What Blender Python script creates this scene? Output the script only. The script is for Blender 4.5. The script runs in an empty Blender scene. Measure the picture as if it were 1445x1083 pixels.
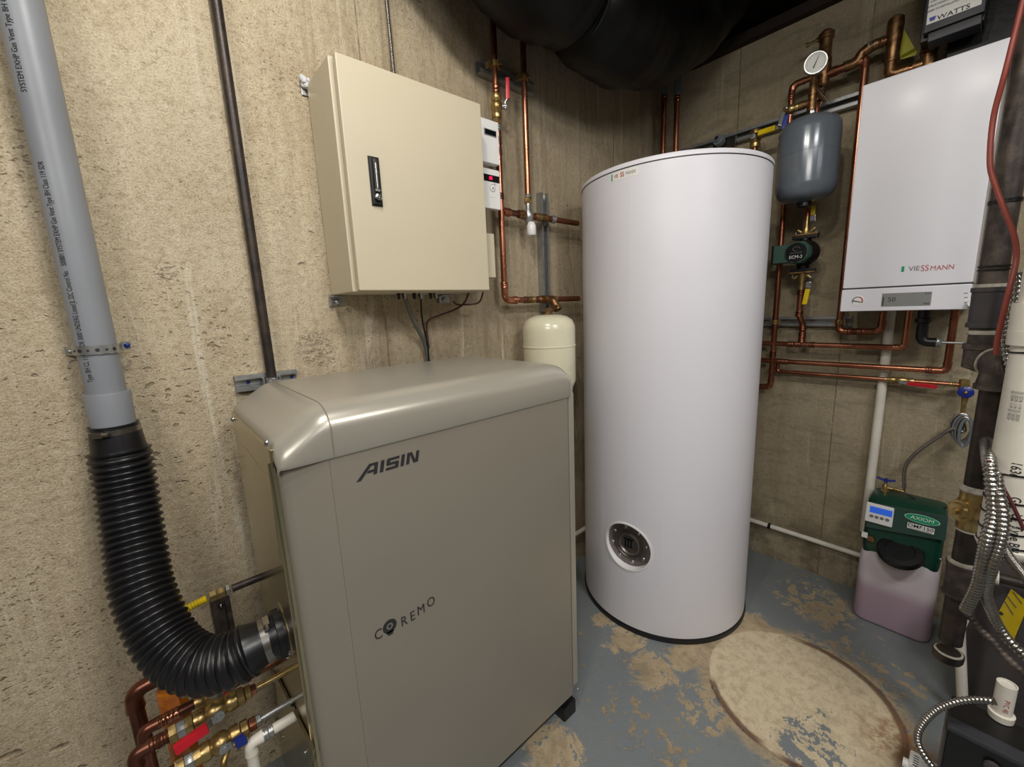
import bpy, bmesh, math, random
from math import *
from mathutils import Vector, Matrix, noise
random.seed(4)
S = bpy.context.scene
COL = S.collection
V = Vector

# ------------------------------------------------------------------ camera
CAM = V((-2.21, -1.26308, 1.3)); FPX = 580.612
CX, CY = 722.5, 541.5
RM = (Matrix.Rotation(-0.71592912, 3, 'Z') @ Matrix.Rotation(1.39085066, 3, 'X') @ Matrix.Rotation(-0.04200013, 3, 'Z'))
cd = bpy.data.cameras.new('camera'); cam = bpy.data.objects.new('camera', cd); COL.objects.link(cam)
cam.matrix_world = Matrix.Translation(CAM) @ RM.to_4x4()
cd.sensor_width = 36; cd.lens = FPX / 1445 * 36; cd.clip_start = .02; cd.clip_end = 60
S.camera = cam
# ------------------------------------------------------------------ world, lights, exposure
S.view_settings.view_transform = 'Standard'; S.view_settings.look = 'None'
S.view_settings.gamma = 1; S.view_settings.use_curve_mapping = False
S.view_settings.exposure = -0.32
w = bpy.data.worlds.new('world'); S.world = w; w.use_nodes = True
w.node_tree.nodes['Background'].inputs[0].default_value = (.75, .85, 1, 1)
w.node_tree.nodes['Background'].inputs[1].default_value = 0.02
def area(name, loc, target, sx, sy, power, col, spread=180):
    l = bpy.data.lights.new(name, 'AREA'); l.shape = 'RECTANGLE'; l.size = sx; l.size_y = sy
    l.energy = power; l.color = col; l.spread = radians(spread)
    o = bpy.data.objects.new(name, l); COL.objects.link(o); o.location = loc
    o.rotation_euler = (V(target) - V(loc)).to_track_quat('-Z', 'Y').to_euler()
    return o
def bulb(name, loc, r, power, col):
    l = bpy.data.lights.new(name, 'SPOT'); l.shadow_soft_size = r; l.energy = power; l.color = col
    l.spot_size = radians(176); l.spot_blend = .22   # bulb under an opaque reflector
    o = bpy.data.objects.new(name, l); COL.objects.link(o); o.location = loc; return o
bulb('ceiling_bulb_light', (-2.03, -.84, 2.44), .045, 25, (1, .95, .87))
bulb('ceiling_bulb_light', (-2.07, -1.12, 2.44), .045, 25, (1, .95, .87))
area('rear_fill_light', (-3.3, -2.0, 2.42), (-1.2, -1.0, 1.0), .9, .5, 32, (1, .96, .92))  # unseen fill added behind the camera to brighten the boiler front
area('overhead_fill_light', (-1.55, -1.95, 2.43), (-1.5, -1.85, 0), .5, .3, 26, (1, .97, .93))  # made-up overhead fill, lifts the floor and the lower tank
area('far_fill_light', (-1.9, -3.2, 2.42), (-1.2, -1.2, .9), .8, .4, 13, (.97, .97, 1))  # extra soft fill placed well behind the camera for the low wall areas

# ------------------------------------------------------------------ picture point -> point on a real plane
def _ray(u, v): return RM @ V(((u - CX) / FPX, -(v - CY) / FPX, -1))
def PX(u, v, x=0.): d = _ray(u, v); return CAM + d * ((x - CAM.x) / d.x)
def PY(u, v, y=0.): d = _ray(u, v); return CAM + d * ((y - CAM.y) / d.y)
def PZ(u, v, z=0.): d = _ray(u, v); return CAM + d * ((z - CAM.z) / d.z)

# ------------------------------------------------------------------ materials
def lin(c): return tuple(((x / 255) / 12.92 if x / 255 <= .04045 else ((x / 255 + .055) / 1.055) ** 2.4) for x in c) + (1,)
M = {}
class NT:
    def __init__(s, name):
        m = bpy.data.materials.new(name); m.use_nodes = True; s.m = m; s.t = m.node_tree; M[name] = m
        s.b = s.t.nodes['Principled BSDF']
    def n(s, ty, **k):
        o = s.t.nodes.new(ty)
        for a, b in k.items(): setattr(o, a, b)
        return o
    def L(s, a, b): s.t.links.new(a, b)
    def val(s, x, sock):
        if hasattr(x, 'is_linked') or isinstance(x, bpy.types.NodeSocket): s.L(x, sock)
        else: sock.default_value = x
    def math(s, op, a, b=0., clamp=False):
        o = s.n('ShaderNodeMath', operation=op, use_clamp=clamp); s.val(a, o.inputs[0]); s.val(b, o.inputs[1]); return o.outputs[0]
    def mix(s, f, a, b):
        o = s.n('ShaderNodeMix', data_type='RGBA'); s.val(f, o.inputs[0]); s.val(a, o.inputs[6]); s.val(b, o.inputs[7]); return o.outputs[2]
    def pos(s, sc=(1, 1, 1), rot=(0, 0, 0), loc=(0, 0, 0)):
        g = s.n('ShaderNodeNewGeometry'); mp = s.n('ShaderNodeMapping'); s.L(g.outputs['Position'], mp.inputs[0])
        mp.inputs['Scale'].default_value = sc; mp.inputs['Rotation'].default_value = rot; mp.inputs['Location'].default_value = loc
        return mp.outputs[0]
    def obj(s, sc=(1, 1, 1)):
        g = s.n('ShaderNodeTexCoord'); mp = s.n('ShaderNodeMapping'); s.L(g.outputs['Object'], mp.inputs[0])
        mp.inputs['Scale'].default_value = sc; return mp.outputs[0]
    def noise(s, vec, scale, det=4, rough=.55, dist=0):
        o = s.n('ShaderNodeTexNoise'); s.L(vec, o.inputs['Vector']); o.inputs['Scale'].default_value = scale
        o.inputs['Detail'].default_value = det; o.inputs['Roughness'].default_value = rough; o.inputs['Distortion'].default_value = dist
        return o.outputs['Fac']
    def voro(s, vec, scale, out='Distance', feature='F1', rnd=1):
        o = s.n('ShaderNodeTexVoronoi', feature=feature); s.L(vec, o.inputs['Vector']); o.inputs['Scale'].default_value = scale
        o.inputs['Randomness'].default_value = rnd; return o.outputs[out]
    def ramp(s, f, stops):
        o = s.n('ShaderNodeValToRGB'); s.L(f, o.inputs[0]); e = o.color_ramp.elements
        while len(e) < len(stops): e.new(.5)
        for i, (p, c) in enumerate(stops):
            e[i].position = p; e[i].color = c if len(c) == 4 else tuple(c) + (1,)
        return o.outputs[0]
    def step(s, f, a, b):
        o = s.n('ShaderNodeMapRange', clamp=True, interpolation_type='SMOOTHSTEP'); s.L(f, o.inputs[0])
        o.inputs[1].default_value = a; o.inputs[2].default_value = b; return o.outputs[0]
    def bump(s, h, strength=.3, dist=.01):
        o = s.n('ShaderNodeBump'); s.L(h, o.inputs['Height']); o.inputs['Strength'].default_value = strength
        o.inputs['Distance'].default_value = dist
        if s.b.inputs['Normal'].is_linked: s.L(s.b.inputs['Normal'].links[0].from_socket, o.inputs['Normal'])
        s.L(o.outputs[0], s.b.inputs['Normal'])
def simple(name, rgb, rough=.5, metal=0., var=.08, vs=25., bump=.0, bs=150., coat=0., spec=.5, alt=None, emit=0, trans=0):
    t = NT(name); b = t.b; c = lin(rgb)
    p = t.pos()
    n = t.noise(p, vs, 5)
    c2 = lin(alt) if alt else tuple(x * (1 - 2.2 * var) for x in c[:3]) + (1,)
    t.L(t.mix(t.step(n, .35, .7), c, c2), b.inputs['Base Color'])
    r = t.math('MULTIPLY_ADD', n, .25 * rough); r.node.inputs[2].default_value = rough * .88; t.L(r, b.inputs['Roughness'])
    b.inputs['Metallic'].default_value = metal; b.inputs['Coat Weight'].default_value = coat; b.inputs['Coat Roughness'].default_value = .15
    b.inputs['Specular IOR Level'].default_value = spec
    if bump: t.bump(t.noise(p, bs, 3), bump, .002)
    if emit: b.inputs['Emission Color'].default_value = c; b.inputs['Emission Strength'].default_value = emit
    if trans: b.inputs['Transmission Weight'].default_value = trans
    return t.m
simple('pvc_grey', (140, 144, 150), .42, bump=.05, var=.05, vs=6)
simple('pvc_white', (226, 221, 208), .35, var=.06, vs=12)
simple('black_rubber', (26, 26, 29), .33, var=.1, bump=.05)
simple('black_iron', (44, 41, 40), .42, .35, var=.15, bump=.25, bs=220, alt=(70, 58, 50))
simple('dirty_iron', (62, 55, 52), .5, .3, var=.2, bump=.3, bs=160, alt=(98, 88, 80))
simple('copper', (184, 124, 96), .27, .92, var=.10, vs=7, alt=(140, 84, 62))
simple('dark_copper', (146, 94, 74), .36, .85, var=.15, vs=9, alt=(88, 54, 42))
simple('brass', (190, 166, 112), .34, .88, var=.12, vs=40, alt=(150, 122, 74))
simple('bronze', (150, 116, 80), .38, .85, var=.15, vs=60, bump=.2, alt=(100, 70, 42))
simple('zinc', (178, 180, 180), .36, .8, var=.1, vs=50)
simple('chrome', (190, 190, 190), .24, 1., var=.03)
simple('cabinet_beige', (204, 194, 168), .42, var=.02, vs=3, bump=.04, bs=400)
simple('machine_grey', (154, 147, 134), .36, .3, var=.02, vs=4, bump=.03, bs=500)
simple('machine_top', (172, 167, 155), .30, .3, var=.02, vs=4, bump=.03, bs=400)
simple('tank_white', (221, 220, 226), .45, var=.015, vs=3)
simple('boiler_white', (224, 224, 230), .40, var=.01, vs=3, coat=.06, bump=.03, bs=6)
simple('white_plastic', (232, 232, 230), .35, var=.01)
simple('tank_grey', (104, 112, 120), .22, .1, var=.03, vs=8, coat=.4)
simple('tank_cream', (224, 218, 190), .25, var=.03, vs=8, coat=.3)
simple('red_plastic', (196, 26, 44), .3, var=.05)
simple('blue_plastic', (28, 44, 128), .3, var=.05)
simple('yellow_plastic', (226, 196, 22), .35, var=.05)
simple('yellow_tag', (188, 184, 40), .5, var=.06)
simple('pump_green', (60, 92, 80), .42, var=.06)
simple('black_plastic', (20, 20, 21), .35, var=.1)
simple('dark_frame', (52, 53, 58), .45, var=.1)
simple('head_green', (12, 58, 44), .3, var=.06)
simple('head_panel', (44, 72, 66), .4, var=.04)
simple('orange_plastic', (222, 132, 28), .2, var=.12, vs=40, coat=.4, alt=(196, 96, 20), bump=.2, bs=90)
simple('ink', (44, 44, 46), .5, var=.02)
simple('ink_light', (120, 120, 124), .5, var=.02)
simple('paper', (228, 228, 222), .6, var=.02)
simple('logo_green', (20, 150, 104), .5, var=.02)
simple('logo_red', (176, 66, 60), .5, var=.02)
simple('logo_blue', (70, 76, 170), .5, var=.02)
simple('mint', (190, 222, 206), .5, var=.02)
simple('lcd_grey', (134, 136, 134), .3, var=.02)
simple('lcd_dark', (18, 22, 24), .15, var=.02)
simple('lcd_blue', (40, 90, 200), .3, var=.02, emit=.6)
simple('led_red', (255, 20, 70), .3, var=.02, emit=2.2)
simple('wood', (120, 78, 44), .7, var=.2, vs=14, bump=.4, bs=60)
simple('dark_wood', (40, 28, 20), .8, var=.25, vs=9, bump=.4, bs=60)
simple('red_cable', (150, 70, 58), .45, var=.06)
simple('maroon_wire', (84, 34, 34), .5, var=.05)
simple('grey_cable', (96, 98, 90), .5, var=.05)
simple('black_film', (6, 6, 7), .42, var=.2, vs=8, bump=.6, bs=26, spec=.25)
simple('tank_dark', (70, 66, 68), .5, var=.1, vs=12)
simple('seam', (46, 44, 50), .6, var=.02)
simple('putty', (184, 178, 164), .6, var=.15, vs=60, bump=.3)
simple('caulk', (214, 216, 220), .5, var=.05, bump=.5, bs=90)
simple('steel_flex', (164, 160, 154), .26, .95, var=.1, vs=60)

def stainless():
    t = NT('stainless'); b = t.b
    n = t.noise(t.pos((3, 90, 3)), 3, 4); n2 = t.noise(t.pos(), 5, 3)
    t.L(t.mix(n2, lin((206, 196, 164)), lin((170, 162, 136))), b.inputs['Base Color'])
    r = t.math('MULTIPLY_ADD', n, .12); r.node.inputs[2].default_value = .17; t.L(r, b.inputs['Roughness'])
    b.inputs['Metallic'].default_value = .95
stainless()

def flanges():
    t = NT('flange_steel'); b = t.b
    n = t.noise(t.pos(), 60, 4)
    t.L(t.mix(n, lin((150, 142, 136)), lin((90, 82, 78))), b.inputs['Base Color'])
    b.inputs['Metallic'].default_value = .8; b.inputs['Roughness'].default_value = .38
flanges()

def glycol():
    t = NT('glycol_container'); b = t.b
    g = t.n('ShaderNodeNewGeometry'); sx = t.n('ShaderNodeSeparateXYZ'); t.L(g.outputs['Position'], sx.inputs[0])
    # liquid inside the translucent container: filled with pink fluid up to its level
    lvl = t.step(sx.outputs[2], PX(1210, 818, -.215).z - .03, PX(1210, 818, -.215).z + .03)
    t.L(t.mix(lvl, lin((178, 156, 171)), lin((206, 196, 203))), b.inputs['Base Color'])
    b.inputs['Roughness'].default_value = .32; b.inputs['Subsurface Weight'].default_value = .3
    b.inputs['Subsurface Radius'].default_value = (.03, .02, .025); b.inputs['Subsurface Scale'].default_value = 1
    t.bump(t.noise(t.pos(), 9, 2), .15, .01)
glycol()

def concrete(name, axis):
    """poured foundation wall; axis 0 = wall running along x, 1 = along y"""
    t = NT(name); b = t.b
    g = t.n('ShaderNodeNewGeometry'); sp = t.n('ShaderNodeSeparateXYZ'); t.L(g.outputs['Position'], sp.inputs[0])
    along = sp.outputs[axis]; z = sp.outputs[2]
    MU = lambda a, b_: t.math('MULTIPLY', a, b_)
    p = t.pos()
    big = t.noise(p, 1.7, 4, .6); mid = t.noise(p, 8, 6, .65); fine = t.noise(p, 60, 6, .72); grit = t.noise(p, 260, 3, .6)
    spk = t.voro(p, 330)
    col = t.ramp(big, [(.3, lin((184, 168, 140))), (.5, lin((202, 187, 158))), (.72, lin((216, 203, 176)))])
    col = t.mix(MU(t.step(mid, .5, .72), .5), col, lin((172, 153, 123)))
    col = t.mix(MU(t.step(fine, .47, .68), .55), col, lin((150, 132, 104)))
    col = t.mix(MU(t.step(fine, .46, .34), .4), col, lin((226, 216, 194)))
    col = t.mix(MU(t.step(grit, .50, .66), .42), col, lin((128, 108, 84)))
    col = t.mix(MU(t.step(grit, .47, .34), .35), col, lin((232, 222, 200)))
    # vertical grain printed by the old plywood forms
    st = t.noise(t.pos((9, 9, .8)), 2.2, 6, .7, 1.2)
    st2 = t.noise(t.pos((42, 42, 3.5)), 1.6, 5, .65, .8)
    grain = t.math('ADD', t.math('MULTIPLY', t.step(along, -2.05, -1.6), .9), .1) if axis == 0 else t.math('ADD', .45, 0.)
    col = t.mix(MU(MU(t.step(st, .46, .66), .5), grain), col, lin((140, 122, 98)))
    col = t.mix(MU(MU(t.step(st2, .5, .72), .26), grain), col, lin((112, 96, 76)))
    if axis == 1:
        hz = t.noise(t.pos((2, 2, 7), loc=(4, 4, 4)), 2.4, 6, .68, .8)
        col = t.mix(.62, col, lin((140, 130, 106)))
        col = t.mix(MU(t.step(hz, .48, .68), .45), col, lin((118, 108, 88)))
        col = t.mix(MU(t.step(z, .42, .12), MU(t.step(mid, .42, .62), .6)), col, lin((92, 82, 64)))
    else:
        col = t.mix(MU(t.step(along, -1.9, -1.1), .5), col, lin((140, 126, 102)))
    # light lime runs
    wr = t.noise(t.pos((8, 8, .55), loc=(3, 1, 7)), 2.4, 5, .7, 1.2)
    col = t.mix(MU(t.step(wr, .58, .70), .55 if axis == 0 else .2), col, lin((228, 220, 200)))
    # air pockets, flat and slightly slanted, many small and some larger
    pits = None
    for sc, rz, gs, g0, cap, loc in ((70, 1.5, 4.5, .45, .24, (0, 0, 0)), (27, 1.9, 3.0, .50, .20, (3, 1, 2)), (10, 1.8, 2.0, .54, .10, (7, 3, 1))):
        pv = t.pos((1, 1, rz), rot=(0, .3, 0) if axis == 0 else (.3, 0, 0), loc=loc)
        nn = t.n('ShaderNodeTexNoise'); t.L(p, nn.inputs['Vector']); nn.inputs['Scale'].default_value = sc * 1.2; nn.inputs['Detail'].default_value = 3
        sm = t.n('ShaderNodeVectorMath', operation='SCALE'); t.L(nn.outputs['Color'], sm.inputs[0]); sm.inputs['Scale'].default_value = 1.3 / sc
        dv = t.n('ShaderNodeVectorMath', operation='ADD'); t.L(pv, dv.inputs[0]); t.L(sm.outputs[0], dv.inputs[1])
        d1 = t.voro(dv.outputs[0], sc)
        gate = t.noise(t.pos(loc=loc), gs, 3, .6)
        low = MU(t.math('SUBTRACT', 1.72, z), .07)
        th = t.math('MINIMUM', t.math('MAXIMUM', t.math('ADD', MU(t.math('SUBTRACT', gate, g0), .9), low), -.1), cap)
        if axis == 1: th = MU(th, .4)
        pt_ = t.step(t.math('SUBTRACT', d1, th), .06, -.04)
        pits = pt_ if pits is None else t.math('MAXIMUM', pits, pt_)
    col = t.mix(MU(pits, .42), col, lin((112, 94, 74)))
    h = t.math('ADD', MU(pits, -.9), MU(mid, .6))
    h = t.math('ADD', h, MU(fine, .85)); h = t.math('ADD', h, MU(grit, .42))
    h = t.math('ADD', h, MU(MU(st2, grain), .22))
    if axis == 0:
        for (cx, cz, r) in ((PY(235, 385).x, PY(235, 385).z, .022), (PY(447, 492).x, PY(447, 492).z, .06)):
            dx = t.math('SUBTRACT', along, cx); dz = t.math('SUBTRACT', z, cz)
            dd = t.math('SQRT', t.math('ADD', MU(dx, dx), MU(dz, dz)))
            dd = t.math('ADD', dd, MU(t.math('SUBTRACT', mid, .5), .06))
            mk = t.step(dd, r, r * .4)
            cr = t.step(t.noise(t.pos((1, 1, 2)), 45, 3, .6, 1.5), .5, .42)
            h = t.math('SUBTRACT', h, MU(MU(mk, cr), 1.6))
            col = t.mix(MU(MU(mk, cr), .3), col, lin((110, 94, 84)))
    for a in ([PY(543, 440).x, PY(866, 190).x] if axis == 0 else [PX(1043, 120).y, PX(1160, 740).y]):
        dx = t.math('ABSOLUTE', t.math('SUBTRACT', t.math('ADD', along, MU(t.math('SUBTRACT', mid, .5), .008)), a))
        jn = MU(t.step(dx, .004, .001), t.step(t.noise(t.pos((.1, .1, 3)), 3, 3), .3, .5))
        h = t.math('SUBTRACT', h, MU(jn, .6)); col = t.mix(MU(jn, .35), col, lin((96, 84, 70)))
    t.L(col, b.inputs['Base Color']); b.inputs['Roughness'].default_value = .88; b.inputs['Specular IOR Level'].default_value = .25
    t.bump(h, .7, .009)
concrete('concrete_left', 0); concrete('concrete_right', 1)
simple('concrete_plain', (176, 164, 140), .9, var=.1, vs=6, bump=.5, bs=60)

def floor_mat():
    t = NT('painted_floor'); b = t.b; p = t.pos()
    g = t.n('ShaderNodeNewGeometry'); sp = t.n('ShaderNodeSeparateXYZ'); t.L(g.outputs['Position'], sp.inputs[0])
    x, y = sp.outputs[0], sp.outputs[1]
    n0 = t.noise(p, 2.2, 4, .6); n1 = t.noise(p, 7, 6, .7, .6); n2 = t.noise(p, 30, 6, .7, .3); n3 = t.noise(p, 120, 4, .7)
    paint = t.mix(n0, lin((110, 118, 123)), lin((134, 139, 138)))
    paint = t.mix(t.math('MULTIPLY', t.step(n2, .5, .75), .4), paint, lin((146, 142, 130)))
    paint = t.mix(t.math('MULTIPLY', t.step(n3, .56, .72), .4), paint, lin((92, 94, 92)))
    conc = t.mix(t.step(n1, .35, .65), lin((192, 173, 140)), lin((152, 136, 110)))
    conc = t.mix(t.math('MULTIPLY', t.step(n2, .42, .66), .5), conc, lin((160, 142, 113)))
    conc = t.mix(t.math('MULTIPLY', t.step(n3, .5, .8), .35), conc, lin((116, 100, 80)))
    def dist(cx, cy, wob=.03, sc=1.):
        dx = t.math('SUBTRACT', x, cx); dy = t.math('MULTIPLY', t.math('SUBTRACT', y, cy), sc)
        d = t.math('SQRT', t.math('ADD', t.math('MULTIPLY', dx, dx), t.math('MULTIPLY', dy, dy)))
        return t.math('ADD', d, t.math('MULTIPLY', t.math('SUBTRACT', n1, .5), wob))
    # where the paint has come off: flakes, plus larger worn areas
    flake = t.math('ADD', t.math('ADD', t.math('MULTIPLY', n1, .50), t.math('MULTIPLY', n2, .42)), t.math('MULTIPLY', n3, .08))
    worn = t.step(flake, .575, .59)
    for u, v, r, k_ in ((850, 872, .05, .42), (880, 905, .07, .40), (915, 945, .09, .42), (965, 925, .08, .40), (1010, 900, .12, .38), (1060, 890, .12, .38), (1150, 850, .16, .47), (1200, 900, .13, .50), (900, 1000, .12, .515), (840, 1020, .10, .525), (950, 1040, .10, .515), (1270, 960, .10, .50), (780, 1060, .09, .42), (1000, 1000, .10, .46)):
        q_ = PZ(u, v); dd = dist(q_.x, q_.y, .25)
        worn = t.math('MAXIMUM', worn, t.math('MULTIPLY', t.step(dd, r, r * .75), t.step(flake, k_ + .015, k_ + .035)))
    D = dist(-.765, -.985, .02)
    inside = t.step(D, .268, .262)
    bare = t.math('MULTIPLY', inside, t.step(t.math('ADD', t.math('MULTIPLY', flake, .6), t.math('MULTIPLY', dist(-.93, -1.06, .2), 1.1)), .36, .40))
    worn = t.math('MAXIMUM', worn, bare)
    halo = t.math('MULTIPLY', t.step(dist(-.765, -.985, .12), .33, .28), t.step(flake, .46, .48))
    worn = t.math('MAXIMUM', worn, halo)
    patchc = t.mix(t.step(n2, .40, .7), lin((212, 197, 166)), lin((182, 166, 137)))
    patchc = t.mix(t.math('MULTIPLY', t.step(n3, .55, .75), .4), patchc, lin((128, 112, 90)))
    conc = t.mix(inside, conc, patchc)
    col = t.mix(worn, paint, conc)
    rim = t.step(t.math('ABSOLUTE', t.math('SUBTRACT', D, .262)), .015, .004)
    rim = t.math('MULTIPLY', rim, t.step(n2, .25, .42))
    ang = t.n('ShaderNodeMath', operation='ARCTAN2'); t.L(t.math('SUBTRACT', y, -.985), ang.inputs[0]); t.L(t.math('SUBTRACT', x, -.765), ang.inputs[1])
    a = ang.outputs[0]
    am = t.math('MAXIMUM', t.step(t.math('ABSOLUTE', t.math('SUBTRACT', t.math('ABSOLUTE', a), 2.62)), .52, .35), t.step(t.math('ABSOLUTE', t.math('ADD', a, .75)), 1.25, .8))
    rim = t.math('MULTIPLY', rim, am)
    col = t.mix(t.math('MULTIPLY', rim, .85), col, lin((92, 58, 38)))
    rust = t.math('MULTIPLY', t.step(dist(PZ(1268, 1048).x, PZ(1268, 1048).y, .1), .13, .03), t.step(n2, .35, .6))
    col = t.mix(t.math('MULTIPLY', rust, .7), col, lin((140, 92, 48)))
    edge = t.math('MULTIPLY', t.step(t.math('ABSOLUTE', t.math('SUBTRACT', flake, .555)), .01, .002), .35)
    col = t.mix(t.math('MULTIPLY', edge, t.math('SUBTRACT', 1., inside)), col, lin((96, 92, 84)))
    t.L(col, b.inputs['Base Color'])
    rr = t.mix(worn, (.42, .42, .42, 1), (.85, .85, .85, 1)); t.L(rr, b.inputs['Roughness'])
    h = t.math('SUBTRACT', t.math('MULTIPLY', n3, .3), t.math('MULTIPLY', worn, .35)); h = t.math('SUBTRACT', h, t.math('MULTIPLY', rim, 1.5))
    t.bump(h, .5, .006)
floor_mat()

# ------------------------------------------------------------------ mesh builder
class MB:
    def __init__(s): s.v = []; s.f = []; s.sm = []; s.wn = False
    def add(s, vs, fs, smooth=True):
        k = len(s.v); s.v += [V(a) for a in vs]; s.f += [tuple(i + k for i in f) for f in fs]; s.sm += [smooth] * len(fs); return s
    def box(s, x0, x1, y0, y1, z0, z1, bev=0., seg=2, smooth=None):
        x0, x1 = min(x0, x1), max(x0, x1); y0, y1 = min(y0, y1), max(y0, y1); z0, z1 = min(z0, z1), max(z0, z1)
        bm = bmesh.new(); bmesh.ops.create_cube(bm, size=1)
        for q in bm.verts: q.co = V(((x0 + x1) / 2 + q.co.x * (x1 - x0), (y0 + y1) / 2 + q.co.y * (y1 - y0), (z0 + z1) / 2 + q.co.z * (z1 - z0)))
        if bev: s.wn = True
        if bev: bmesh.ops.bevel(bm, geom=bm.edges[:], offset=bev, segments=seg, affect='EDGES', profile=.5)
        bm.verts.index_update(); s.add([q.co.copy() for q in bm.verts], [[q.index for q in f.verts] for f in bm.faces], bool(bev) if smooth is None else smooth); bm.free(); return s
    def ring(s, rings, closed=True, caps=True, smooth=True):
        n = len(rings[0]); vs = [p for r in rings for p in r]; fs = []
        for i in range(len(rings) - 1):
            for j in range(n if closed else n - 1):
                a = i * n + j; b_ = i * n + (j + 1) % n; fs.append((a, b_, b_ + n, a + n))
        k = len(s.v); s.add(vs, fs, smooth)
        if caps:
            s.f.append(tuple(k + j for j in reversed(range(n)))); s.sm.append(False)
            s.f.append(tuple(k + (len(rings) - 1) * n + j for j in range(n))); s.sm.append(False)
        return s
    def lathe(s, p, d, prof, seg=24, smooth=True, caps=True, sq=1., ref=None):
        d = V(d).normalized(); p = V(p); a = V(ref) if ref else (V((0, 0, 1)) if abs(d.z) < .9 else V((1, 0, 0))); u = d.cross(a).normalized(); w_ = d.cross(u)
        u2 = w_; # two axes
        R = [[p + d * t + (u * cos(2 * pi * (j + .5) / seg) + u2 * sin(2 * pi * (j + .5) / seg) * sq) * max(r, 1e-5) for j in range(seg)] for t, r in prof]
        return s.ring(R, True, caps, smooth)
    def cyl(s, a, b, r, r2=None, seg=20, smooth=True):
        a = V(a); b = V(b); L_ = (b - a).length; return s.lathe(a, b - a, [(0, r), (L_, r2 if r2 is not None else r)], seg, smooth)
    def tube(s, pts, r, seg=14, caps=True, rf=None, ry=None):
        pts = [V(p) for p in pts]; n = len(pts); T = []
        for i in range(n): T.append((pts[min(i + 1, n - 1)] - pts[max(i - 1, 0)]).normalized())
        a = V((0, 0, 1)) if abs(T[0].z) < .9 else V((1, 0, 0)); u = (a - T[0] * a.dot(T[0])).normalized(); R = []
        for i in range(n):
            u = (u - T[i] * u.dot(T[i])).normalized(); w_ = T[i].cross(u); rr = rf(i) if rf else r
            R.append([pts[i] + u * cos(2 * pi * j / seg) * rr + w_ * sin(2 * pi * j / seg) * (rr if ry is None else ry) for j in range(seg)])
        return s.ring(R, True, caps)
    def sphere(s, c, r, seg=16, sc=(1, 1, 1)):
        n = seg // 2; R = []
        for i in range(n + 1):
            th = pi * i / n; R.append([V(c) + V((r * sc[0] * sin(th) * cos(2 * pi * j / seg), r * sc[1] * sin(th) * sin(2 * pi * j / seg), r * sc[2] * cos(th))) for j in range(seg)])
        return s.ring(R, True, False)
    def prism(s, poly, o, u, v, d, smooth=False):
        """flat outline poly in axes u,v at o, thickened by vector d"""
        o, u, v, d = V(o), V(u), V(v), V(d); n = len(poly)
        a = [o + u * x + v * y for x, y in poly]; b = [q + d for q in a]
        return s.add(a + b, [tuple(range(n)), tuple(reversed(range(n, 2 * n)))] + [(i, i + n, (i + 1) % n + n, (i + 1) % n) for i in range(n)], smooth)
    def obox(s, c, u, v, w_, hu, hv, hw, bev=0):
        """oriented box, centre c, unit axes, half sizes"""
        t = MB().box(-hu, hu, -hv, hv, -hw, hw, bev); s.wn = s.wn or bool(bev)
        u, v, w_ = V(u).normalized(), V(v).normalized(), V(w_).normalized()
        return s.add([V(c) + u * q.x + v * q.y + w_ * q.z for q in t.v], t.f, bool(bev))

def wloc(o):
    p = V((0, 0, 0))
    while o: p = p + o.location; o = o.parent
    return p
def obj(name, mb, mat, parent=None, label=None, recalc=True):
    me = bpy.data.meshes.new(name)
    if parent: org = wloc(parent)
    else:
        lo = V((min(q.x for q in mb.v), min(q.y for q in mb.v), min(q.z for q in mb.v))); hi = V((max(q.x for q in mb.v), max(q.y for q in mb.v), max(q.z for q in mb.v)))
        org = V(((lo.x + hi.x) / 2, (lo.y + hi.y) / 2, lo.z))
    me.from_pydata([q - org for q in mb.v], [], mb.f); me.polygons.foreach_set('use_smooth', mb.sm)
    if recalc:
        bm = bmesh.new(); bm.from_mesh(me); bmesh.ops.recalc_face_normals(bm, faces=bm.faces[:]); bm.to_mesh(me); bm.free()
    try: me.set_sharp_from_angle(angle=radians(42))
    except Exception: pass
    me.materials.append(M[mat]); o = bpy.data.objects.new(name, me); COL.objects.link(o)
    if mb.wn: wm = o.modifiers.new('normals', 'WEIGHTED_NORMAL'); wm.keep_sharp = True; wm.weight = 100
    if parent: o.parent = parent
    else: o.location = org
    if label: o['label'] = label
    return o
def tag(o, label, cat, group=None, kind=None):
    o['label'] = label; o['category'] = cat
    if group: o['group'] = group
    if kind: o['kind'] = kind
    return o
def thing(name, label, cat, loc, group=None):
    o = bpy.data.objects.new(name, None); COL.objects.link(o); o.location = loc; o.empty_display_size = .05
    return tag(o, label, cat, group)
def struct(name, mb, mat, parent=None):
    o = obj(name, mb, mat, parent)
    if not parent: o['kind'] = 'structure'
    return o
def rounded(pts, r, n=6):
    pts = [V(p) for p in pts]; out = [pts[0]]
    for i in range(1, len(pts) - 1):
        a, b, c = pts[i - 1], pts[i], pts[i + 1]; d1 = (a - b); d2 = (c - b); rr = min(r, d1.length * .48, d2.length * .48)
        p0 = b + d1.normalized() * rr; p2 = b + d2.normalized() * rr
        for k in range(n + 1):
            t = k / n; out.append(p0 * (1 - t) ** 2 + b * 2 * t * (1 - t) + p2 * t ** 2)
    out.append(pts[-1]); return out
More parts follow.
